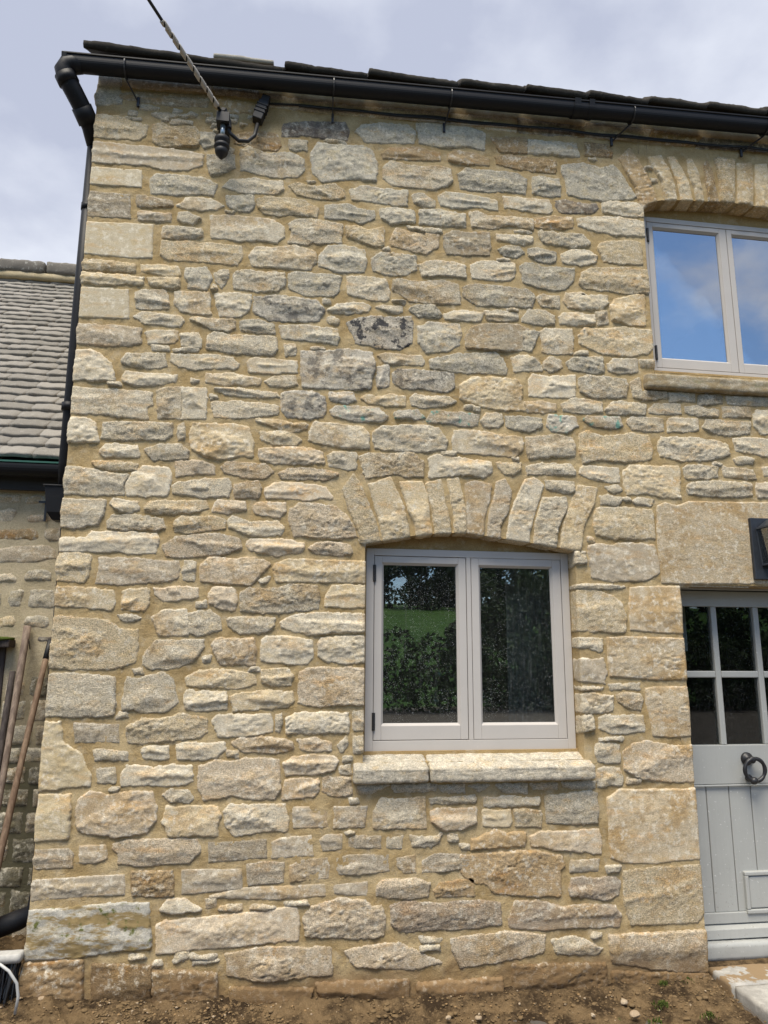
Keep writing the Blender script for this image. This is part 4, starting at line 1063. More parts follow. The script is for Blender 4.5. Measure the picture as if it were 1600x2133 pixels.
co = np.empty(len(s.data.vertices)*3, np.float32); s.data.vertices.foreach_get('co', co); co = co.reshape(-1, 3)
top = np.clip((co[:, 2]-3.21)/.09, 0, 1); co[:, 2] -= top*np.clip(-(co[:, 1]-.11)/.16, 0, 1)*.03; s.data.vertices.foreach_set('co', co.ravel())

# ------------------------------------------------------------------ door
DY = .20
dm = MB()
dm.box(2.13, 2.20, DY-.03, DY+.09, .04, 2.10); dm.box(3.22, 3.29, DY-.03, DY+.09, .04, 2.10); dm.box(2.20, 3.22, DY-.03, DY+.09, 2.018, 2.10)
df = dm.build('door', M['door'], cottage, .003)
l = MB()
l.box(2.205, 2.314, DY, DY+.045, .19, 2.012); l.box(3.106, 3.215, DY, DY+.045, .19, 2.012)
l.box(2.314, 3.106, DY, DY+.045, 1.920, 2.012); l.box(2.314, 3.106, DY, DY+.045, .915, 1.128); l.box(2.314, 3.106, DY, DY+.045, .19, .245)
l.box(2.205, 3.215, DY-.006, DY+.002, .903, .913)
l.build('door_rail', M['door'], df, .003)
mun = MB()
for xa, xb in ((2.555, 2.591), (2.829, 2.865)): mun.box(xa, xb, DY+.002, DY+.04, 1.128, 1.920)
for xa, xb in ((2.314, 2.555), (2.591, 2.829), (2.865, 3.106)): mun.box(xa, xb, DY+.002, DY+.04, 1.506, 1.544)
mun.build('glazing_bar', M['door'], df, .006)
for xa, xb in ((2.314, 2.555), (2.591, 2.829), (2.865, 3.106)):
    for za, zb in ((1.128, 1.506), (1.544, 1.920)):
        g = MB(); g.box(xa, xb, DY+.024, DY+.028, za, zb); g.build('glass_pane', M['door_glass'], df)
xb_ = [2.314, 2.441, 2.581, 2.716, 2.85, 2.985, 3.106]
for a, b in zip(xb_[:-1], xb_[1:]):
    p = MB(); p.box(a+.0022, b-.0022, DY+.010, DY+.035, .245, .915); p.build('door_board', M['door'], df, .004)
w = MB(); w.extr([(DY+.03, .19), (DY-.03, .172), (DY-.034, .125), (DY+.03, .125)], 2.205, 3.215); w.build('weather_bar', M['door'], df, .003)
t = rough_box('threshold', 2.15, 3.27, DY-.07, DY+.10, .03, .118, M['door'], df, .02, .004, 3, .008)
cf = MB(); fx0, fx1, fz0, fz1 = 2.622, 2.905, .236, .452
for a in ((fx0, fx1, fz0, fz0+.022), (fx0, fx1, fz1-.022, fz1), (fx0, fx0+.022, fz0+.022, fz1-.022), (fx1-.022, fx1, fz0+.022, fz1-.022)): cf.box(a[0], a[1], DY-.012, DY+.02, a[2], a[3])
cf.build('cat_flap', M['door'], df, .005)
c = MB(); c.box(fx0+.026, fx1-.026, DY-.004, DY+.012, fz0+.026, fz1-.026); c.build('flap', M['door'], df, .006)
kn = MB(); kx, kz = 2.700, 1.052
kn.lathe([(.036, 0), (.036, .010), (.028, .018), (.016, .024), (.013, .044), (.019, .050), (.019, .06), (.008, .066)], (kx, DY, kz), (0, -1, 0), 18)
kn.lathe([(.020, 0), (.02, .012), (.012, .02)], (kx, DY, kz-.105), (0, -1, 0), 14)
rc = Vector((kx+.012, DY-.052, kz-.055)); ring = [rc+Vector((math.sin(q)*.062, -.004*math.cos(q), math.cos(q)*.062)) for q in np.linspace(0, 2*math.pi, 37)]
kn.tube(ring, [.0095+.0025*abs(math.sin(q*3)) for q in np.linspace(0, 2*math.pi, 37)], 10, False)
kn.lathe([(.0, -.022), (.016, -.016), (.022, 0), (.016, .016), (0, .022)], rc+Vector((-.012, 0, -.058)), (1, 0, .3), 14)
kn.build('ring_knocker', M['iron'], df, 0, True)

# ------------------------------------------------------------------ room behind the windows
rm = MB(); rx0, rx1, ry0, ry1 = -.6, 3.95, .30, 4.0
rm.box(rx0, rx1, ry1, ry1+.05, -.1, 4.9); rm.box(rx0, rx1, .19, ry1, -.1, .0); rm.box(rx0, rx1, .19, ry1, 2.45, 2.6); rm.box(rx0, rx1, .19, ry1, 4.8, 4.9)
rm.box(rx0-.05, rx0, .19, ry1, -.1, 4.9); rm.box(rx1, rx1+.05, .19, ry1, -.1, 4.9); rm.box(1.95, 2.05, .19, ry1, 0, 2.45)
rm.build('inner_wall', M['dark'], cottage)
# inner leaf of the front wall, round the openings
il = MB()
def pane(xa, xb, za, zb): il.box(xa, xb, .175, .25, za, zb)
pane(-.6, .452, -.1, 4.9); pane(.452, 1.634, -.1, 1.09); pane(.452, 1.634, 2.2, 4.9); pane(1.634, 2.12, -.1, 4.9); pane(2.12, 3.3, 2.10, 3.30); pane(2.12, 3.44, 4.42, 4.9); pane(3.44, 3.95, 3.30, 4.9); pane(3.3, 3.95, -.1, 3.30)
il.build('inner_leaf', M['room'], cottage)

# ------------------------------------------------------------------ cottage roof and rainwater goods
def zg(x): return (x+1.1)*.030
roof = MB(); zr = 5.0; pit = math.tan(R(34))
roof.add([(-1.14, .02, zr), (4.1, .02, zr+.14), (4.1, 3.0, zr+.14+2.98*pit), (-1.14, 3.0, zr+2.98*pit), (-1.14, .02, zr-.05), (4.1, .02, zr+.09), (4.1, 3.0, zr+.09+2.98*pit), (-1.14, 3.0, zr-.05+2.98*pit)],
    [(0, 1, 2, 3), (7, 6, 5, 4), (0, 4, 5, 1), (1, 5, 6, 2), (2, 6, 7, 3), (3, 7, 4, 0)])
rf = roof.build('roof', M['dark'], cottage)
tilt = Matrix.Rotation(R(33), 3, 'X')
slabs = [(-1.194, -.076, 4.998), (-.068, .424, 5.019), (.430, .981, 5.036), (.996, 1.400, 5.046), (1.414, 1.814, 5.054), (1.826, 2.219, 5.062), (2.226, 2.62, 5.075), (2.63, 3.04, 5.085), (3.05, 3.55, 5.095), (3.56, 4.1, 5.11)]
for i, (a, b, z) in enumerate(slabs):
    th = .042; L = .46; z += .006+.004*i
    rough_box('roof_slate', -(b-a)/2, (b-a)/2, 0, L, -th, 0, M['slate'], rf, .02, .007, 20+i, .008, ((a+b)/2, -.13, z), Matrix.Rotation(R(1.1+.5*(i % 3)), 3, 'Y') @ tilt)
xx = -1.19; i = 0
for row in range(1, 4):
    xx = -1.19-.1*row
    while xx < 4.1:
        wdt = random.uniform(.34, .62); y = -.13+.20*row; z = 5.0+.03*(xx+1.2)+.20*row*math.tan(R(35))+.012; i += 1
        if not (row == 1 and -.75 < xx+wdt/2 < .15 and False):
            rough_box('roof_slate', max(xx, -1.2), xx+wdt-.008, 0, .44, -.034, 0, M['slate'], rf, .035, .007, 50+i, .008, (0, y, z), tilt)
        xx += wdt
rough_box('roof_slate', -.178, .178, 0, .4, -.030, 0, M['pale_slate'], rf, .02, .005, 99, .008, (-.311, -.065, 5.094), tilt)
# gutter: a trough with real thickness
gy, gr = -.100, .047
pr = [(gy-gr*math.cos(a), .047-gr*math.sin(a)) for a in np.linspace(0, math.pi, 15)]
prof = [(gy-gr-.007, .078), (gy-gr-.007, .071), (gy-gr, .069)]+pr+[(gy+gr, .074), (gy+gr-.003, .074)]+[(gy-(gr-.004)*math.cos(a), .047-(gr-.004)*math.sin(a)) for a in np.linspace(math.pi, 0, 15)]+[(gy-gr+.004, .078)]
gm = MB(); gm.extr(prof, -1.275, 4.05, True, lambda x: 4.83+zg(x)); gut = gm.build('gutter', M['plastic'], cottage, 0, False)
e = MB()
ep = [(gy-gr*math.cos(a)*1.03, .047-gr*math.sin(a)*1.03) for a in np.linspace(0, math.pi, 15)]+[(gy+gr, .079), (gy-gr-.008, .079)]
e.extr(ep, -1.292, -1.262, True, lambda x: 4.83+zg(x)); e.build('stop_end', M['plastic'], gut, .004)
u = MB(); up_ = [(gy-(gr+.006)*math.cos(a), .047-(gr+.006)*math.sin(a)) for a in np.linspace(0, math.pi, 15)]
up_ = [(gy-gr-.013, .082)]+up_+[(gy+gr+.006, .08)]
inner = [(y*1.0+(gy-y)*.05, z+.003) for y, z in reversed(up_)]
for a, b in ((1.705, 1.745), (1.80, 1.835)): u.extr(up_+inner, a, b, True, lambda x: 4.83+zg(x))
u.extr([(gy-(gr+.003)*math.cos(a), .047-(gr+.003)*math.sin(a)) for a in np.linspace(0, math.pi, 15)]+[(gy-(gr+.0005)*math.cos(a), .047-(gr+.0005)*math.sin(a)) for a in np.linspace(math.pi, 0, 15)], 1.745, 1.80, True, lambda x: 4.83+zg(x))
u.build('gutter_union', M['plastic'], gut)
def arc_strap(x): return [(x, gy-(gr+.006)*math.cos(a), 4.83+zg(x)+.047-(gr+.006)*math.sin(a)) for a in np.linspace(-.35, math.pi, 12)]
for x, lean in ((-.955, .06), (.222, .004), (.93, -.02), (2.10, -.10), (3.02, -.12)):
    b = MB(); b.tube(arc_strap(x), .005, 6)
    z0 = 4.83+zg(x)
    b.bar((x, gy+.01, z0-.008), (x+lean, -.012, z0-.09), .014, .006, (1, 0, 0)); b.bar((x+lean, -.014, z0-.12), (x+lean, -.014, z0-.06), .014, .012, (0, 1, 0))
    b.build('gutter_bracket', M['iron'], gut)
d = MB()
q_ = [(-1.19, gy, 4.868), (-1.235, gy, 4.868), (-1.268, gy, 4.855), (-1.283, gy, 4.822), (-1.272, gy+.005, 4.785), (-1.235, gy+.03, 4.725), (-1.19, gy+.09, 4.655), (-1.165, gy+.16, 4.60), (-1.155, .12, 4.53)]
d.tube(q_, [.044, .052, .054, .053, .052, .051, .050, .046, .038], 18)
d.tube([(-1.279, gy, 4.80), (-1.255, gy+.015, 4.755)], .058, 18); d.tube([(-1.20, gy+.08, 4.67), (-1.17, gy+.14, 4.615)], .057, 18)
d.tube([(-1.155, .12, 4.54), (-1.152, .12, 3.6), (-1.150, .14, 2.62), (-1.165, .22, 2.50)], .0335, 16)
for z in (4.13, 2.93): d.tube([(-1.153, .12, z-.02), (-1.153, .12, z+.02)], .038, 16)
d.build('downpipe', M['plastic'], gut, 0, True)

# ------------------------------------------------------------------ overhead service cable and its wall fixing
oc = thing('overhead_cable', 'striped grey and black service cable dropping steeply to the wall bracket', 'cable', (-.41, -.13, 4.62))
A = Vector((-.415, -.15, 4.635)); B = Vector((-0.742, -0.620, 4.834)); dr = (B-A).normalized()
def loc_to(o, mb): mb.v = [tuple(Vector(p)-o.location) for p in mb.v]; return mb
c = MB(); c.tube([A, A+dr*.30, A+dr*.62, A+dr*9+Vector((0, 0, -.25)), A+dr*18], .0085, 10); loc_to(oc, c).build('cable_core', M['rubber'], oc, 0, True)
k = MB(); L0, L1 = .03, 0.509
q1 = dr.orthogonal().normalized(); q2 = dr.cross(q1)
for ph in np.arange(0, 2*math.pi, 2*math.pi/7):
    if ph < 1.2: continue
    k.tube([A+dr*s+(q1*math.cos(ph+s*105)+q2*math.sin(ph+s*105))*.0098 for s in np.arange(L0, L1, .005)], .0052, 6)
loc_to(oc, k).build('preformed_wrap', M['grey_band'], oc, 0, True)
ib = thing('cable_insulator', 'black ribbed insulator on a galvanised bolt below the cable bracket', 'insulator', (-.40, -.12, 4.5))
m_ = MB(); m_.lathe([(.004, -.012), (.011, -.010), (.013, .0), (.020, .002), (.022, .010), (.031, .014), (.036, .026), (.038, .040), (.033, .046), (.033, .052), (.042, .056), (.044, .066), (.040, .076), (.034, .080), (.034, .086), (.043, .092), (.044, .108), (.040, .118), (.030, .124), (.014, .126)], (0, 0, -.135), (0, 0, 1), 20); m_.build('insulator_body', M['rubber'], ib, 0, True)
m_ = MB(); m_.tube([(0, 0, -.01), (0, 0, .075)], .0135, 12); m_.build('bolt', M['steel'], ib, 0, True)
m_ = MB(); m_.box(-.03, .03, .035, .118, .065, .175); m_.box(-.036, .036, -.035, .05, .07, .13); m_.tube([(-.02, -.02, .13), (.005, -.01, .16), (.03, .01, .10), (.035, .0, .05)], .016, 8); m_.tube([(0, -.03, .15), (0, .11, .15)], .012, 8)
m_.build('bracket', M['rubber'], ib, .006)
jb = thing('junction_box', 'black ribbed cable connector box fixed beneath the gutter', 'cable box', (-.195, -.035, 4.76))
j = MB(); rt_ = Matrix.Rotation(R(17), 3, 'Y')
j.box(-.029, .029, -.03, .03, -.075, .055, rt_); j.box(-.024, .024, -.024, .03, .055, .10, rt_); j.build('box_body', M['rubber'], jb, .005)
j = MB()
for z in (-.03, -.005, .02): j.box(-.034, .034, -.034, .02, z, z+.009, rt_)
j.build('box_rib', M['rubber'], jb, .002)
wl = thing('wall_wiring', 'thin black twin cable clipped along the wall under the gutter', 'cable', (0, -.02, 4.8))
def wp(*pts): return [tuple(Vector(p)-wl.location) for p in pts]
c = MB(); pts = []
for x in np.linspace(-.19, 4.0, 60): pts.append((x, -.020-.004*math.sin(x*9), 4.835+.030*min(x+.19, .9)+.019*max(0, x-.7)-.006*math.sin((x % .42)/.42*math.pi)))
c.tube(wp(*pts), .0062, 8); c.tube(wp(*[(x, y-.006, z-.013+.004*math.sin(x*5)) for x, y, z in pts[3:]]), .0058, 8); c.build('wire', M['rubber'], wl, 0, True)
c = MB(); P0 = [(-.385, -.12, 4.60), (-.36, -.11, 4.53), (-.31, -.10, 4.495), (-.26, -.085, 4.51), (-.225, -.06, 4.57), (-.212, -.045, 4.66)]
c.tube(wp(*P0), .011, 10); c.build('service_loop', M['rubber'], wl, 0, True)

# ------------------------------------------------------------------ wall lantern
la = thing('wall_lantern', 'dark metal wall lantern with ridged glass fixed above the door', 'lantern', (2.84, -.012, 2.24))
b = MB(); b.box(-.135, .135, -.016, .008, -.178, .182); b.build('back_plate', M['lead'], la, .004)
b = MB()
def hexa(x0b, x1b, yb, zb, x0t, x1t, yt, zt, y_back=-.016):
    return [(x0b, y_back, zb), (x1b, y_back, zb), (x1b, yb, zb), (x0b, yb, zb), (x0t, y_back, zt), (x1t, y_back, zt), (x1t, yt, zt), (x0t, yt, zt)]
bars = hexa(-.08, .08, -.09, -.095, -.10, .10, -.125, .115)
for i, jx in ((0, 4), (1, 5), (2, 6), (3, 7), (0, 1), (1, 2), (2, 3), (3, 0), (4, 5), (5, 6), (6, 7), (7, 4)):
    b.bar(bars[i], bars[jx], .014, .014, (.3, .5, .8))
b.build('lantern_frame', M['lead'], la, .002)
r_ = MB(); r_.add([(-.112, -.016, .112), (.112, -.016, .112), (.112, -.14, .112), (-.112, -.14, .112), (-.035, -.016, .172), (.035, -.016, .172), (.035, -.05, .172), (-.035, -.05, .172)],
    [(0, 1, 2, 3), (4, 7, 6, 5), (0, 4, 5, 1), (1, 5, 6, 2), (2, 6, 7, 3), (3, 7, 4, 0)]); r_.build('lantern_roof', M['lead'], la, .003)
for a, b_, c_, d_ in ((3, 2, 6, 7), (0, 3, 7, 4), (1, 2, 6, 5)):
    g = MB(); g.add([bars[a], bars[b_], bars[c_], bars[d_]], [(0, 1, 2, 3)]); o = g.build('lantern_pane', M['frost'], la)
    s = o.modifiers.new('s', 'SOLIDIFY'); s.thickness = .003
b = MB(); b.lathe([(.016, 0), (.018, .04), (.012, .05), (.02, .075), (.024, .1), (.012, .125)], (0, -.055, -.09), (0, 0, 1), 14); b.build('bulb', M['head'], la, 0, True)

# ------------------------------------------------------------------ neighbouring outbuilding
barn = thing('stone_outbuilding', 'lower stone outbuilding with a grey tiled roof beyond the cottage corner', 'outbuilding')
BY = .72; BX1 = -1.10
bm_ = []
def flat_panel(xa, xb, za, zb, y, cell=.012, amp=1.):
    nx = int((xb-xa)/cell)+2; nz = int((zb-za)/cell)+2; X, Zz = np.meshgrid(np.linspace(xa, xb, nx), np.linspace(za, zb, nz)); x = X.ravel(); z = Zz.ravel()
    V = np.stack([x, y-amp*(.003*fbm(x*10, z*10, x*0+1, 3)+.001*fbm(x*60, z*60, x*0, 2)), z], 1); i = np.arange((nz-1)*(nx-1)); q = (i//(nx-1))*nx+i % (nx-1)
    return V, np.stack([q, q+1, q+nx+1, q+nx], 1)
bm_.append(flat_panel(-1.545, BX1+.03, -.1, 2.74, BY)); bm_.append(flat_panel(-3.4, -1.545, 1.70, 2.74, BY)); bm_.append(flat_panel(-3.4, -2.5, -.1, 1.70, BY))
bm_.append(strip(st(-1.545, BY, lambda t: -.1+t*1.8), st(-1.545, BY+.3, lambda t: -.1+t*1.8), 12, 4))
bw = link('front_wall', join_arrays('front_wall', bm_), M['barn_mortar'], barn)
for i, (t, f, p) in enumerate(parse(BARN)):
    add_stone('stone', stone_arrays(p, t, '', 5000+i, .009, BY, True), t, bw)
z = .05; rr = np.random.default_rng(9)
while z < 1.42:
    hgt = rr.uniform(.075, .15); x = -1.535
    while x < BX1-.03:
        w_ = rr.uniform(.10, .24); b = min(x+w_, BX1+.02)
        if b-x > .05:
            j = lambda s: rr.uniform(-s, s)
            add_stone('stone', stone_arrays([(x+j(.006), z+j(.008)), (b+j(.006), z+j(.008)), (b+j(.006), z+hgt+j(.008)), (x+j(.006), z+hgt+j(.008))], 'gtcob'[int(rr.integers(5))], '', int(rr.integers(1e6)), .010, BY, True), ('hhhb' if z < 1.0 else 'gbht')[int(rr.integers(4))], bw)  # lower courses take darker tones: corner shade painted in, plus algae
        x = b+.022
    z += hgt+.022
rest = []; z = 1.76
while z < 2.58:
    hgt = rr.uniform(.08, .14); x = -3.35
    while x < -1.80:
        b = min(x+rr.uniform(.14, .3), -1.74); j = lambda s: rr.uniform(-s, s)
        if b-x > .06: rest.append(stone_arrays([(x+j(.01), z+j(.01)), (b+j(.01), z+j(.01)), (b+j(.01), z+hgt+j(.01)), (x+j(.01), z+hgt+j(.01))], 'w', '', int(rr.integers(1e6)), .016, BY, True))
        x = b+.03
    z += hgt+.03
kind(add_stone('course_stones', rest, 'g', bw), 'stuff')
# doorway with a timber lintel
dw = MB(); dw.box(-2.55, -1.50, BY-.10, BY+.18, 1.655, 1.70); lin = dw.build('timber_lintel', M['wood_dark'], barn, .006)
ms = rough_box('moss_edge', -2.4, -1.50, BY-.115, BY-.02, 1.695, 1.712, M['moss'], lin, .02, .012, 2, .006)
dw = MB(); dw.box(-1.60, -1.545, BY-.01, BY+.08, -.05, 1.66); dw.build('door_post', M['wood_dark'], barn, .004)
for i in range(7):
    p = MB(); a = -1.60-.14*(i+1); p.box(a+.002, a+.138, BY+.05, BY+.08, .02, 1.62); p.build('door_board', M['wood_door'], barn, .004)
dw = MB()
for z in (.35, 1.05, 1.50): dw.box(-2.55, -1.61, BY+.02, BY+.05, z, z+.10)
dw.build('door_ledge', M['wood_door'], barn, .004)
# roof: 31 courses of thick tiles
ey, ez, ridge_y, ridge_z = .60, 2.765, 2.80, 5.04
pitch = math.atan2(ridge_z-ez, ridge_y-ey); Ls = math.hypot(ridge_z-ez, ridge_y-ey); ROWS = 31
rfb = MB(); rfb.add([(-3.8, ey+.02, ez-.05), (BX1, ey+.02, ez-.05), (BX1, ridge_y, ridge_z-.05), (-3.8, ridge_y, ridge_z-.05), (-3.8, ridge_y+2.2, ez), (BX1, ridge_y+2.2, ez)], [(0, 1, 2, 3), (3, 2, 5, 4)])
br = rfb.build('roof', M['dark'], barn)
gauge = [1.14-.28*i/ROWS for i in range(ROWS)]; sc_ = Ls/sum(gauge); gauge = [q*sc_ for q in gauge]
def tile_arr(w, L, th, r):
    nx, ny = 9, 3; V = []; 
    us = np.linspace(-1, 1, nx)
    for j, v in enumerate((0, .012, L)):
        for u in us:
            edge = max(0, abs(u)-.88)/.12
            zt = -.0025*edge**2+.0022*math.sin(u*3+r*9)+(.0 if j else -.007)+.002*math.sin(u*7+r*31)
            yy = v+(.006*edge if j == 0 else 0)+(.003*math.sin(u*4+r*20) if j < 2 else 0)
            V.append((u*w/2, yy, zt))
    for u in us: V.append((u*w/2, .003+.003*math.sin(u*4+r*20), -th))
    V = np.array(V); q = []
    for j in range(2):
        for i in range(nx-1): q.append((j*nx+i, j*nx+i+1, (j+1)*nx+i+1, (j+1)*nx+i))
    for i in range(nx-1): q.append((3*nx+i, 3*nx+i+1, i+1, i))
    q.append((3*nx, 0, nx, 2*nx)); q.append((3*nx+nx-1, 2*nx+nx-1, nx+nx-1, nx-1))
    return V, np.array(q)
extra = []; s = 0.; cnt = 0
cp, sp_ = math.cos(pitch), math.sin(pitch)
vis = lambda s_: -1.72-1.15*s_/Ls
for row in range(ROWS):
    x = BX1-rng.uniform(0.02, .2)
    first = True
    xr = BX1
    while xr > -3.7:
        w_ = rng.uniform(.19, .27) if not first else rng.uniform(.08, .2); first = False
        V, q = tile_arr(w_-.0022, gauge[row]*1.6, .030, rng.random())
        jy = rng.normal(0, .0022); jt = rng.normal(0, .010); V = V+np.array([xr-w_/2, s+jy, .026+.004*rng.random()])
        V[:, 2] += (V[:, 1]-s)*(-.19)+(V[:, 0]-xr+w_/2)*rng.normal(0, .008)
        Wd = np.stack([V[:, 0], ey+V[:, 1]*cp-V[:, 2]*sp_, ez+V[:, 1]*sp_+V[:, 2]*cp], 1)
        if xr > vis(s) and cnt < 295:
            link('roof_tile', join_arrays('roof_tile', [(Wd, q)]), M['tile'], br); cnt += 1
        else: extra.append((Wd, q))
        xr -= w_
    s += gauge[row]
kind(link('roof_tiles', join_arrays('roof_tiles', extra), M['tile'], br), 'stuff')
rd = MB(); xx = BX1
rough_box('ridge_bedding', -3.8, BX1, ridge_y-.10, ridge_y+.08, ridge_z-.03, ridge_z+.035, M['barn_mortar'], br, .05, .008, 3, .01)
while xx > -3.7:
    w_ = .42 if xx < BX1 else .30
    rough_box('ridge_stone', xx-w_+.006, xx, ridge_y-.115, ridge_y+.1, ridge_z+.03, ridge_z+.155, M['ridge'], br, .03, .012, xx*7, .03); xx -= w_
# gutter, hopper, lower downpipe
gb = MB(); g2 = [(.595-.055*math.cos(a), 2.70-.055*math.sin(a)) for a in np.linspace(0, math.pi, 13)]
g2 = [(.595-.055, 2.712)]+g2+[(.595+.055, 2.712)]+[(.595-.051*math.cos(a), 2.70-.051*math.sin(a)) for a in np.linspace(math.pi, 0, 13)]
gb.extr(g2, -3.8, -1.215, True); bg = gb.build('gutter', M['plastic'], barn)
f = MB(); f.box(-3.8, -1.12, .55, .70, 2.722, 2.732); f.build('felt_strip', M['teal'], bg)
f = MB(); f.box(-3.8, -1.12, .665, .69, 2.58, 2.72); f.build('fascia', M['dark'], bg)
bb = MB(); bb.bar((-1.40, BY-.02, 2.40), (-1.40, BY-.02, 2.60), .012, .008, (0, 1, 0)); bb.bar((-1.44, BY-.03, 2.515), (-1.36, BY-.03, 2.515), .012, .008, (0, 1, 0)); bb.bar((-1.39, BY-.04, 2.515), (-1.25, .40, 2.46), .014, .008); bb.build('gutter_bracket', M['iron'], bg)
hp = thing('rainwater_hopper', 'black plastic rainwater hopper with its bent downpipe in the dark corner', 'hopper', (-1.205, .25, 2.42))
h = MB(); h.add([(-.052, -.07, .085), (.056, -.07, .085), (.056, .09, .085), (-.052, .09, .085), (-.035, -.055, -.055), (.05, -.055, -.055), (.05, .07, -.055), (-.035, .07, -.055), (-.01, -.03, -.095), (.05, -.03, -.095), (.05, .05, -.095), (-.01, .05, -.095)],
    [(3, 2, 1, 0), (0, 1, 5, 4), (1, 2, 6, 5), (2, 3, 7, 6), (3, 0, 4, 7), (4, 5, 9, 8), (5, 6, 10, 9), (6, 7, 11, 10), (7, 4, 8, 11), (8, 9, 10, 11)]); h.build('hopper_bowl', M['plastic'], hp, .003)
h = MB(); h.box(-.058, .060, -.076, .096, .083, .091); h.build('hopper_rim', M['plastic'], hp, .002)
h = MB(); h.tube([(.055, .03, -.09), (.060, .03, -.5), (.068, .06, -1.95), (.06, .08, -2.06), (-.02, .09, -2.10), (-.36, .09, -2.22)], [.034, .034, .034, .045, .048, .048], 16); h.build('downpipe', M['plastic'], hp, 0, True)

# ------------------------------------------------------------------ garden tools leaning in the corner
def pole(name, label, cat, top, bot, r0, r1, mat, curve=0., grp='long handles leaning in the corner'):
    t = thing(name, label, cat, bot, grp); a = Vector(bot)-t.location; b = Vector(top)-Vector(bot); n = 14; pts = []; rs = []
    for i in range(n+1):
        s_ = i/n; p = b*s_+Vector((curve*math.sin(s_*math.pi), curve*.4*math.sin(s_*5), 0)); pts.append(p); rs.append(r1+(r0-r1)*s_+.0006*math.sin(s_*17))
    m_ = MB(); m_.tube(pts, rs, 14); m_.build('handle', mat, t, 0, True); return t, pts
t, pts = pole('tool_handle', 'thick weathered grey pole with a drilled eye and loop of cord', 'pole', (-1.432, .69, 1.775), (-1.375, .16, .16), .021, .011, M['wood_grey'], .008)
c = MB(); tp = pts[-1]; c.tube([tp+Vector((-.004, -.02, -.03)), tp+Vector((.012, -.026, -.05)), tp+Vector((.026, -.028, -.085)), tp+Vector((.034, -.024, -.13))], .003, 6); c.build('cord_loop', M['rubber'], t, 0, True)
c = MB(); c.lathe([(.006, 0), (.006, .003)], tp+Vector((.002, -.0225, -.035)), (0, -1, 0), 10); c.build('eye', M['dark'], t)
t, pts = pole('tool_handle', 'brown wooden handle with a black tip nearest the cottage corner', 'pole', (-1.315, .69, 1.60), (-1.345, .15, .10), .0155, .019, M['wood_brown'], -.006)
c = MB(); dd = (pts[-1]-pts[-2]).normalized(); c.tube([pts[-1]-dd*.01, pts[-1]+dd*.05, pts[-1]+dd*.12], [.0165, .0155, .013], 12); c.build('black_tip', M['rubber'], t, 0, True)
pole('tool_handle', 'shorter near black timber shaft leaning by the outbuilding doorway', 'pole', (-1.478, .66, 1.52), (-1.40, .22, .16), .017, .02, M['wood_dark'])
bro = thing('yard_broom', 'yard broom with a grey head and stiff black bristles by the corner', 'broom', (-1.22, -.02, .115))
rough_box('broom_head', -.15, .135, -.035, .035, .150, .186, M['head'], bro, .015, .003, 4, .006)
br_ = MB()
for i in range(260):
    x = random.uniform(-.14, .125); y = random.uniform(-.028, .028); dx = random.gauss(0, .012)-.01; dy = random.gauss(0, .02)-.02
    br_.bar((x, y, .155), (x+dx, y+dy, random.uniform(-.015, .02)), .0035, .0022)
kind(br_.build('bristles', M['bristle'], bro), 'stuff')
h = MB(); h.tube([(-.02, 0, .18), (-.32, .25, 1.25)], .013, 10); h.build('broom_handle', M['wood_dark'], bro, 0, True)
wc = thing('white_cord', 'end of a white plastic cord curling over the soil', 'cord', (-1.08, -.2, .2))
c = MB(); c.tube([(-.22, .05, .14), (-.12, .03, .135), (-.04, 0, .118), (.0, -.01, .095), (.035, -.005, .045), (.045, 0, -.01), (.038, .0, -.075)], .0062, 10); c.build('cord', M['white'], wc, 0, True)

# ------------------------------------------------------------------ path, loose stones, moss
for i, (a, b, c_, d_, lab) in enumerate(((2.295, 3.3, -.128, .10, 'pale flagstone lying against the door step with mud on it'), (2.300, 3.3, -.72, -.136, 'second pale flagstone in front of the muddy one'))):
    s = rough_box('flagstone', a, b, c_, d_, -.06, .030, M['flag'], None, .02, .004, 30+i, .006); thing('flagstone', lab, 'paving slab', o=s, group='flagstones in front of the door')
dirt = rough_box('door_step_soil', 2.25, 3.25, .08, .16, -.05, .034, M['soil'], None, .02, .006, 8, .01); kind(dirt, 'structure')
def pebble(r, seed, flat=.7):
    bm = bmesh.new(); bmesh.ops.create_icosphere(bm, subdivisions=2, radius=1)
    q = np.random.default_rng(seed)
    pl = [(Vector(q.normal(size=3)).normalized(), q.uniform(.55, .9)) for _ in range(7)]
    for v in bm.verts:
        for n, d in pl:
            e = v.co.dot(n)-d
            if e > 0: v.co -= n*e
        v.co = Vector((v.co.x*r*q.uniform(.97, 1.03)*1.2, v.co.y*r, v.co.z*r*flat))
    me = bpy.data.meshes.new('pebble'); bm.to_mesh(me); bm.free(); return me
pm = [pebble(1, i) for i in range(6)]
pmat = [mat_slate('soil_crumb', (.06, .04, .02), (.17, .115, .058), (.24, .17, .1), .4), mat_slate('pale_pebble', (.33, .25, .165), (.42, .34, .24), (.45, .40, .32), .4), mat_slate('ochre_pebble', (.25, .16, .075), (.32, .215, .11), (.3, .22, .13), .3)]
for p_ in pm: p_.materials.append(pmat[1])
big = [(-.985, -.03, .019, 'small pale pink pebble at the far left foot of the wall'), (1.70, -.17, .021, 'pale flat stone chip on the dark soil near the wall foot'), (1.69, -.30, .024, 'wedge shaped pale stone at the front edge of the soil'), (.83, -.22, .013, 'small pale chip left of the dark soil patch'), (.97, -.23, .016, 'upright pale chip in the middle of the soil'), (1.50, -.27, .011, 'tiny white chip beside the wedge shaped stone')]
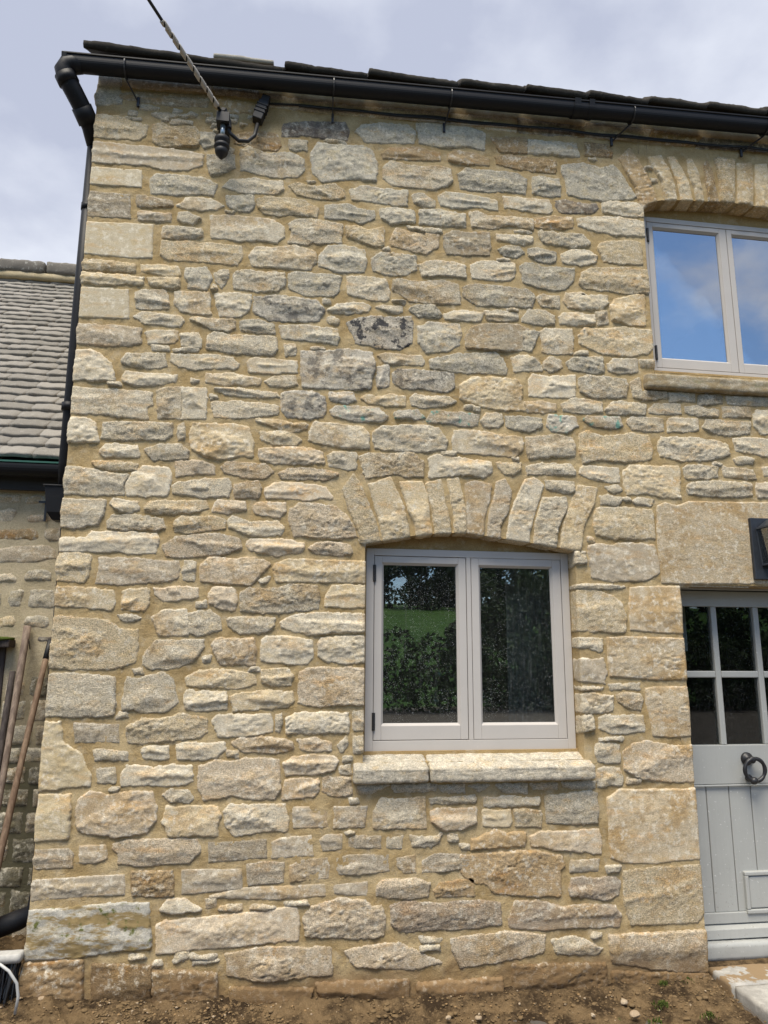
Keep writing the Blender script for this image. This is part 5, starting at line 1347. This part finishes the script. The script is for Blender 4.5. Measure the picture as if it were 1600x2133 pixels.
for x, y, r_, lab in big:
    o = bpy.data.objects.new('loose_stone', pm[int(r_*1e3) % 6]); COL.objects.link(o); o.scale = (r_,)*3; o.location = (x, y, float(soil_z(x))+.012); o.rotation_euler = (random.uniform(-.3, .3), random.uniform(-.3, .3), random.uniform(0, 6)); thing('', lab, 'stone', o=o, group='loose stones on the soil')
gv = []
for i in range(3400):
    x = random.uniform(-1.6, 2.28); y = random.uniform(-.75, .0) if random.random() < .6 else random.uniform(-.25, -.01); r_ = random.choice((.002, .003, .003, .004, .004, .005, .006, .007))
    if random.random() < .25: x = random.uniform(-.75, .1); y = random.uniform(-.22, -.02)
    me = pm[i % 6]; co = np.empty(len(me.vertices)*3, np.float32); me.vertices.foreach_get('co', co); co = co.reshape(-1, 3)*r_
    a = random.uniform(0, 6.3); rot = np.array([[math.cos(a), -math.sin(a), 0], [math.sin(a), math.cos(a), 0], [0, 0, 1]])
    zz = float(soil_z(x)+.02*fbm(np.array([x*5]), np.array([y*5]), np.array([0.]), 3)[0]+.013*fbm(np.array([x*17]), np.array([y*17]), np.array([3.]), 3)[0])-.02*float(sst(-.02, -.5, np.array([y]))[0])+.02*float(sst(-.12, .02, np.array([y]))[0])
    tri = np.array([p.vertices[:] for p in me.polygons]); gv.append((co @ rot.T+np.array([x, y, zz+r_*.25]), tri))
half = 500
for i in range(160):
    x = random.uniform(-1.2, 2.2); y = random.uniform(-.5, -.01); r_ = random.uniform(.007, .016); me = pm[i % 6]; co = np.empty(len(me.vertices)*3, np.float32); me.vertices.foreach_get('co', co); co = co.reshape(-1, 3)*r_
    gv.append((co+np.array([x, y, float(soil_z(x))+.004-.02*float(sst(-.02, -.5, np.array([y]))[0])]), np.array([p.vertices[:] for p in me.polygons])))
kind(link('gravel', join_arrays('gravel', gv[:half//2]), pmat[1]), 'stuff'); kind(link('gravel', join_arrays('gravel', gv[half//2:half]), pmat[2]), 'stuff'); kind(link('soil_crumbs', join_arrays('soil_crumbs', gv[half:]), pmat[0]), 'stuff')
mo = MB()
for (cx, cy, n) in ((1.86, -.235, 90), (2.02, -.37, 40), (1.75, -.38, 30), (2.12, -.02, 40), (1.98, -.03, 30)):
    for i in range(n):
        a = random.uniform(0, 6.3); r_ = abs(random.gauss(0, .022)); x = cx+r_*math.cos(a); y = min(cy+r_*math.sin(a)*.7, -.015); z = float(soil_z(x))+.004+.012*max(0, 1-r_/.05)
        mo.bar((x, y, z), (x+random.gauss(0, .006), y+random.gauss(0, .006), z+random.uniform(.006, .018)), .004, .002)
kind(mo.build('moss_tufts', M['moss'], None), 'stuff')

# ------------------------------------------------------------------ what stands behind the windows
cu = thing('curtain', 'pale curtain hanging inside at the right of the lower window', 'curtain', (1.46, .42, 1.1))
c = MB(); n = 40; pts = [(-.10+.32*i/n, .02*math.sin(i*1.1), 0) for i in range(n+1)]
c.add([(x, y, 0) for x, y, _ in pts]+[(x, y, 1.05) for x, y, _ in pts], [(i, i+1, n+2+i, n+1+i) for i in range(n)]); c.build('curtain_cloth', M['cloth'], cu, 0, True)
bd_ = MB(); bd_.box(2.36, 2.60, .55, .57, 1.66, 1.98); o = bd_.build('notice_board', M['white'], None, .003); thing('', 'pale panel seen through the top left pane of the door', 'panel', o=o)
tp_ = thing('kitchen_tap', 'dark tap standing inside behind the left light of the lower window', 'tap', (.93, .45, 1.36))
c = MB(); c.tube([(0, 0, -.02), (0, 0, .14), (.0, -.03, .18), (0, -.08, .185), (0, -.11, .15)], .011, 10); c.lathe([(.022, 0), (.022, .03), (.014, .04)], (0, 0, -.02), (0, 0, 1), 12); c.build('spout', M['steel'], tp_, 0, True)

# ------------------------------------------------------------------ trees and hedge across the yard (they show in the panes)
def leaf_cloud(blobs, n, size, seed):
    q = np.random.default_rng(seed); C = []; 
    tot = sum(b[3]**2 for b in blobs)
    for (x, y, z, r_) in blobs:
        k_ = int(n*r_*r_/tot); d = q.normal(size=(k_, 3)); d /= np.linalg.norm(d, axis=1, keepdims=True); rad = r_*q.uniform(.45, 1.05, k_)**.6
        C.append(np.array([x, y, z])+d*rad[:, None]*np.array([1, 1, .85]))
    C = np.concatenate(C); k_ = len(C); a = q.normal(size=(k_, 3)); a /= np.linalg.norm(a, axis=1, keepdims=True); b = np.cross(a, q.normal(size=(k_, 3))); b /= np.linalg.norm(b, axis=1, keepdims=True)
    s_ = size*q.uniform(.6, 1.3, (k_, 1)); V = np.stack([C-a*s_, C+b*s_*.5, C+a*s_, C-b*s_*.5], 1).reshape(-1, 3)
    return V, np.arange(4*k_).reshape(-1, 4)
def tree_arrays(x, y, h, r_, seed, n, leaf, lowz):
    z0 = float(gz(np.array([0.]), np.array([float(y)]))[0]); q = np.random.default_rng(seed); blobs = []; tr = MB()
    tr.tube([(x, y, z0-.2), (x+.05, y, z0+h*.3), (x-.05, y+.1, z0+h*.6), (x, y, z0+h*.85)], [h*.035, h*.028, h*.018, h*.006], 8, False)
    for i in range(15):
        a = q.uniform(0, 6.3); rr_ = r_*q.uniform(.2, .75); zz = h*q.uniform(lowz, .86); c_ = (x+rr_*math.cos(a), y+rr_*math.sin(a), z0+zz); blobs.append((*c_, r_*q.uniform(.28, .5)))
        tr.tube([(x, y, z0+zz*.6), c_], [h*.012, h*.004], 5, False)
    return [leaf_cloud(blobs, n, leaf, seed), (np.array([tuple(p) for p in tr.v]), np.array(tr.f))]
far = []
for i in range(30): far += tree_arrays(-34+i*3.5+random.uniform(-1, 1), -100+random.uniform(-6, 6), random.uniform(6.2, 9.5), random.uniform(2.8, 3.8), 300+i, 2000, .34, .04)
kind(link('woodland', join_arrays('woodland', far), M['leaf_a']), 'stuff')
near = []
for i, (x, y, h, r_) in enumerate(((8.2, -20, 4.9, 1.9), (10.6, -21, 5.2, 2.2), (12.2, -22.5, 4.3, 2.0), (14.0, -22, 5.4, 2.3), (16.8, -21, 4.3, 2.1), (20.0, -22, 5.0, 2.4), (7.1, -23, 3.4, 1.2))): near += tree_arrays(x, y, h, r_, 400+i, 5200, .13, .06)
for x in np.arange(-14, 24, 1.1): near.append(leaf_cloud([(x+random.uniform(-.2, .2), -18.5+random.uniform(-.3, .3), zz, .75) for zz in (.25, .75, 1.25, 1.75+random.uniform(-.15, .2))], 900, .10, int(x*10)+900))
kind(link('thicket', join_arrays('thicket', near), M['leaf_b']), 'stuff')
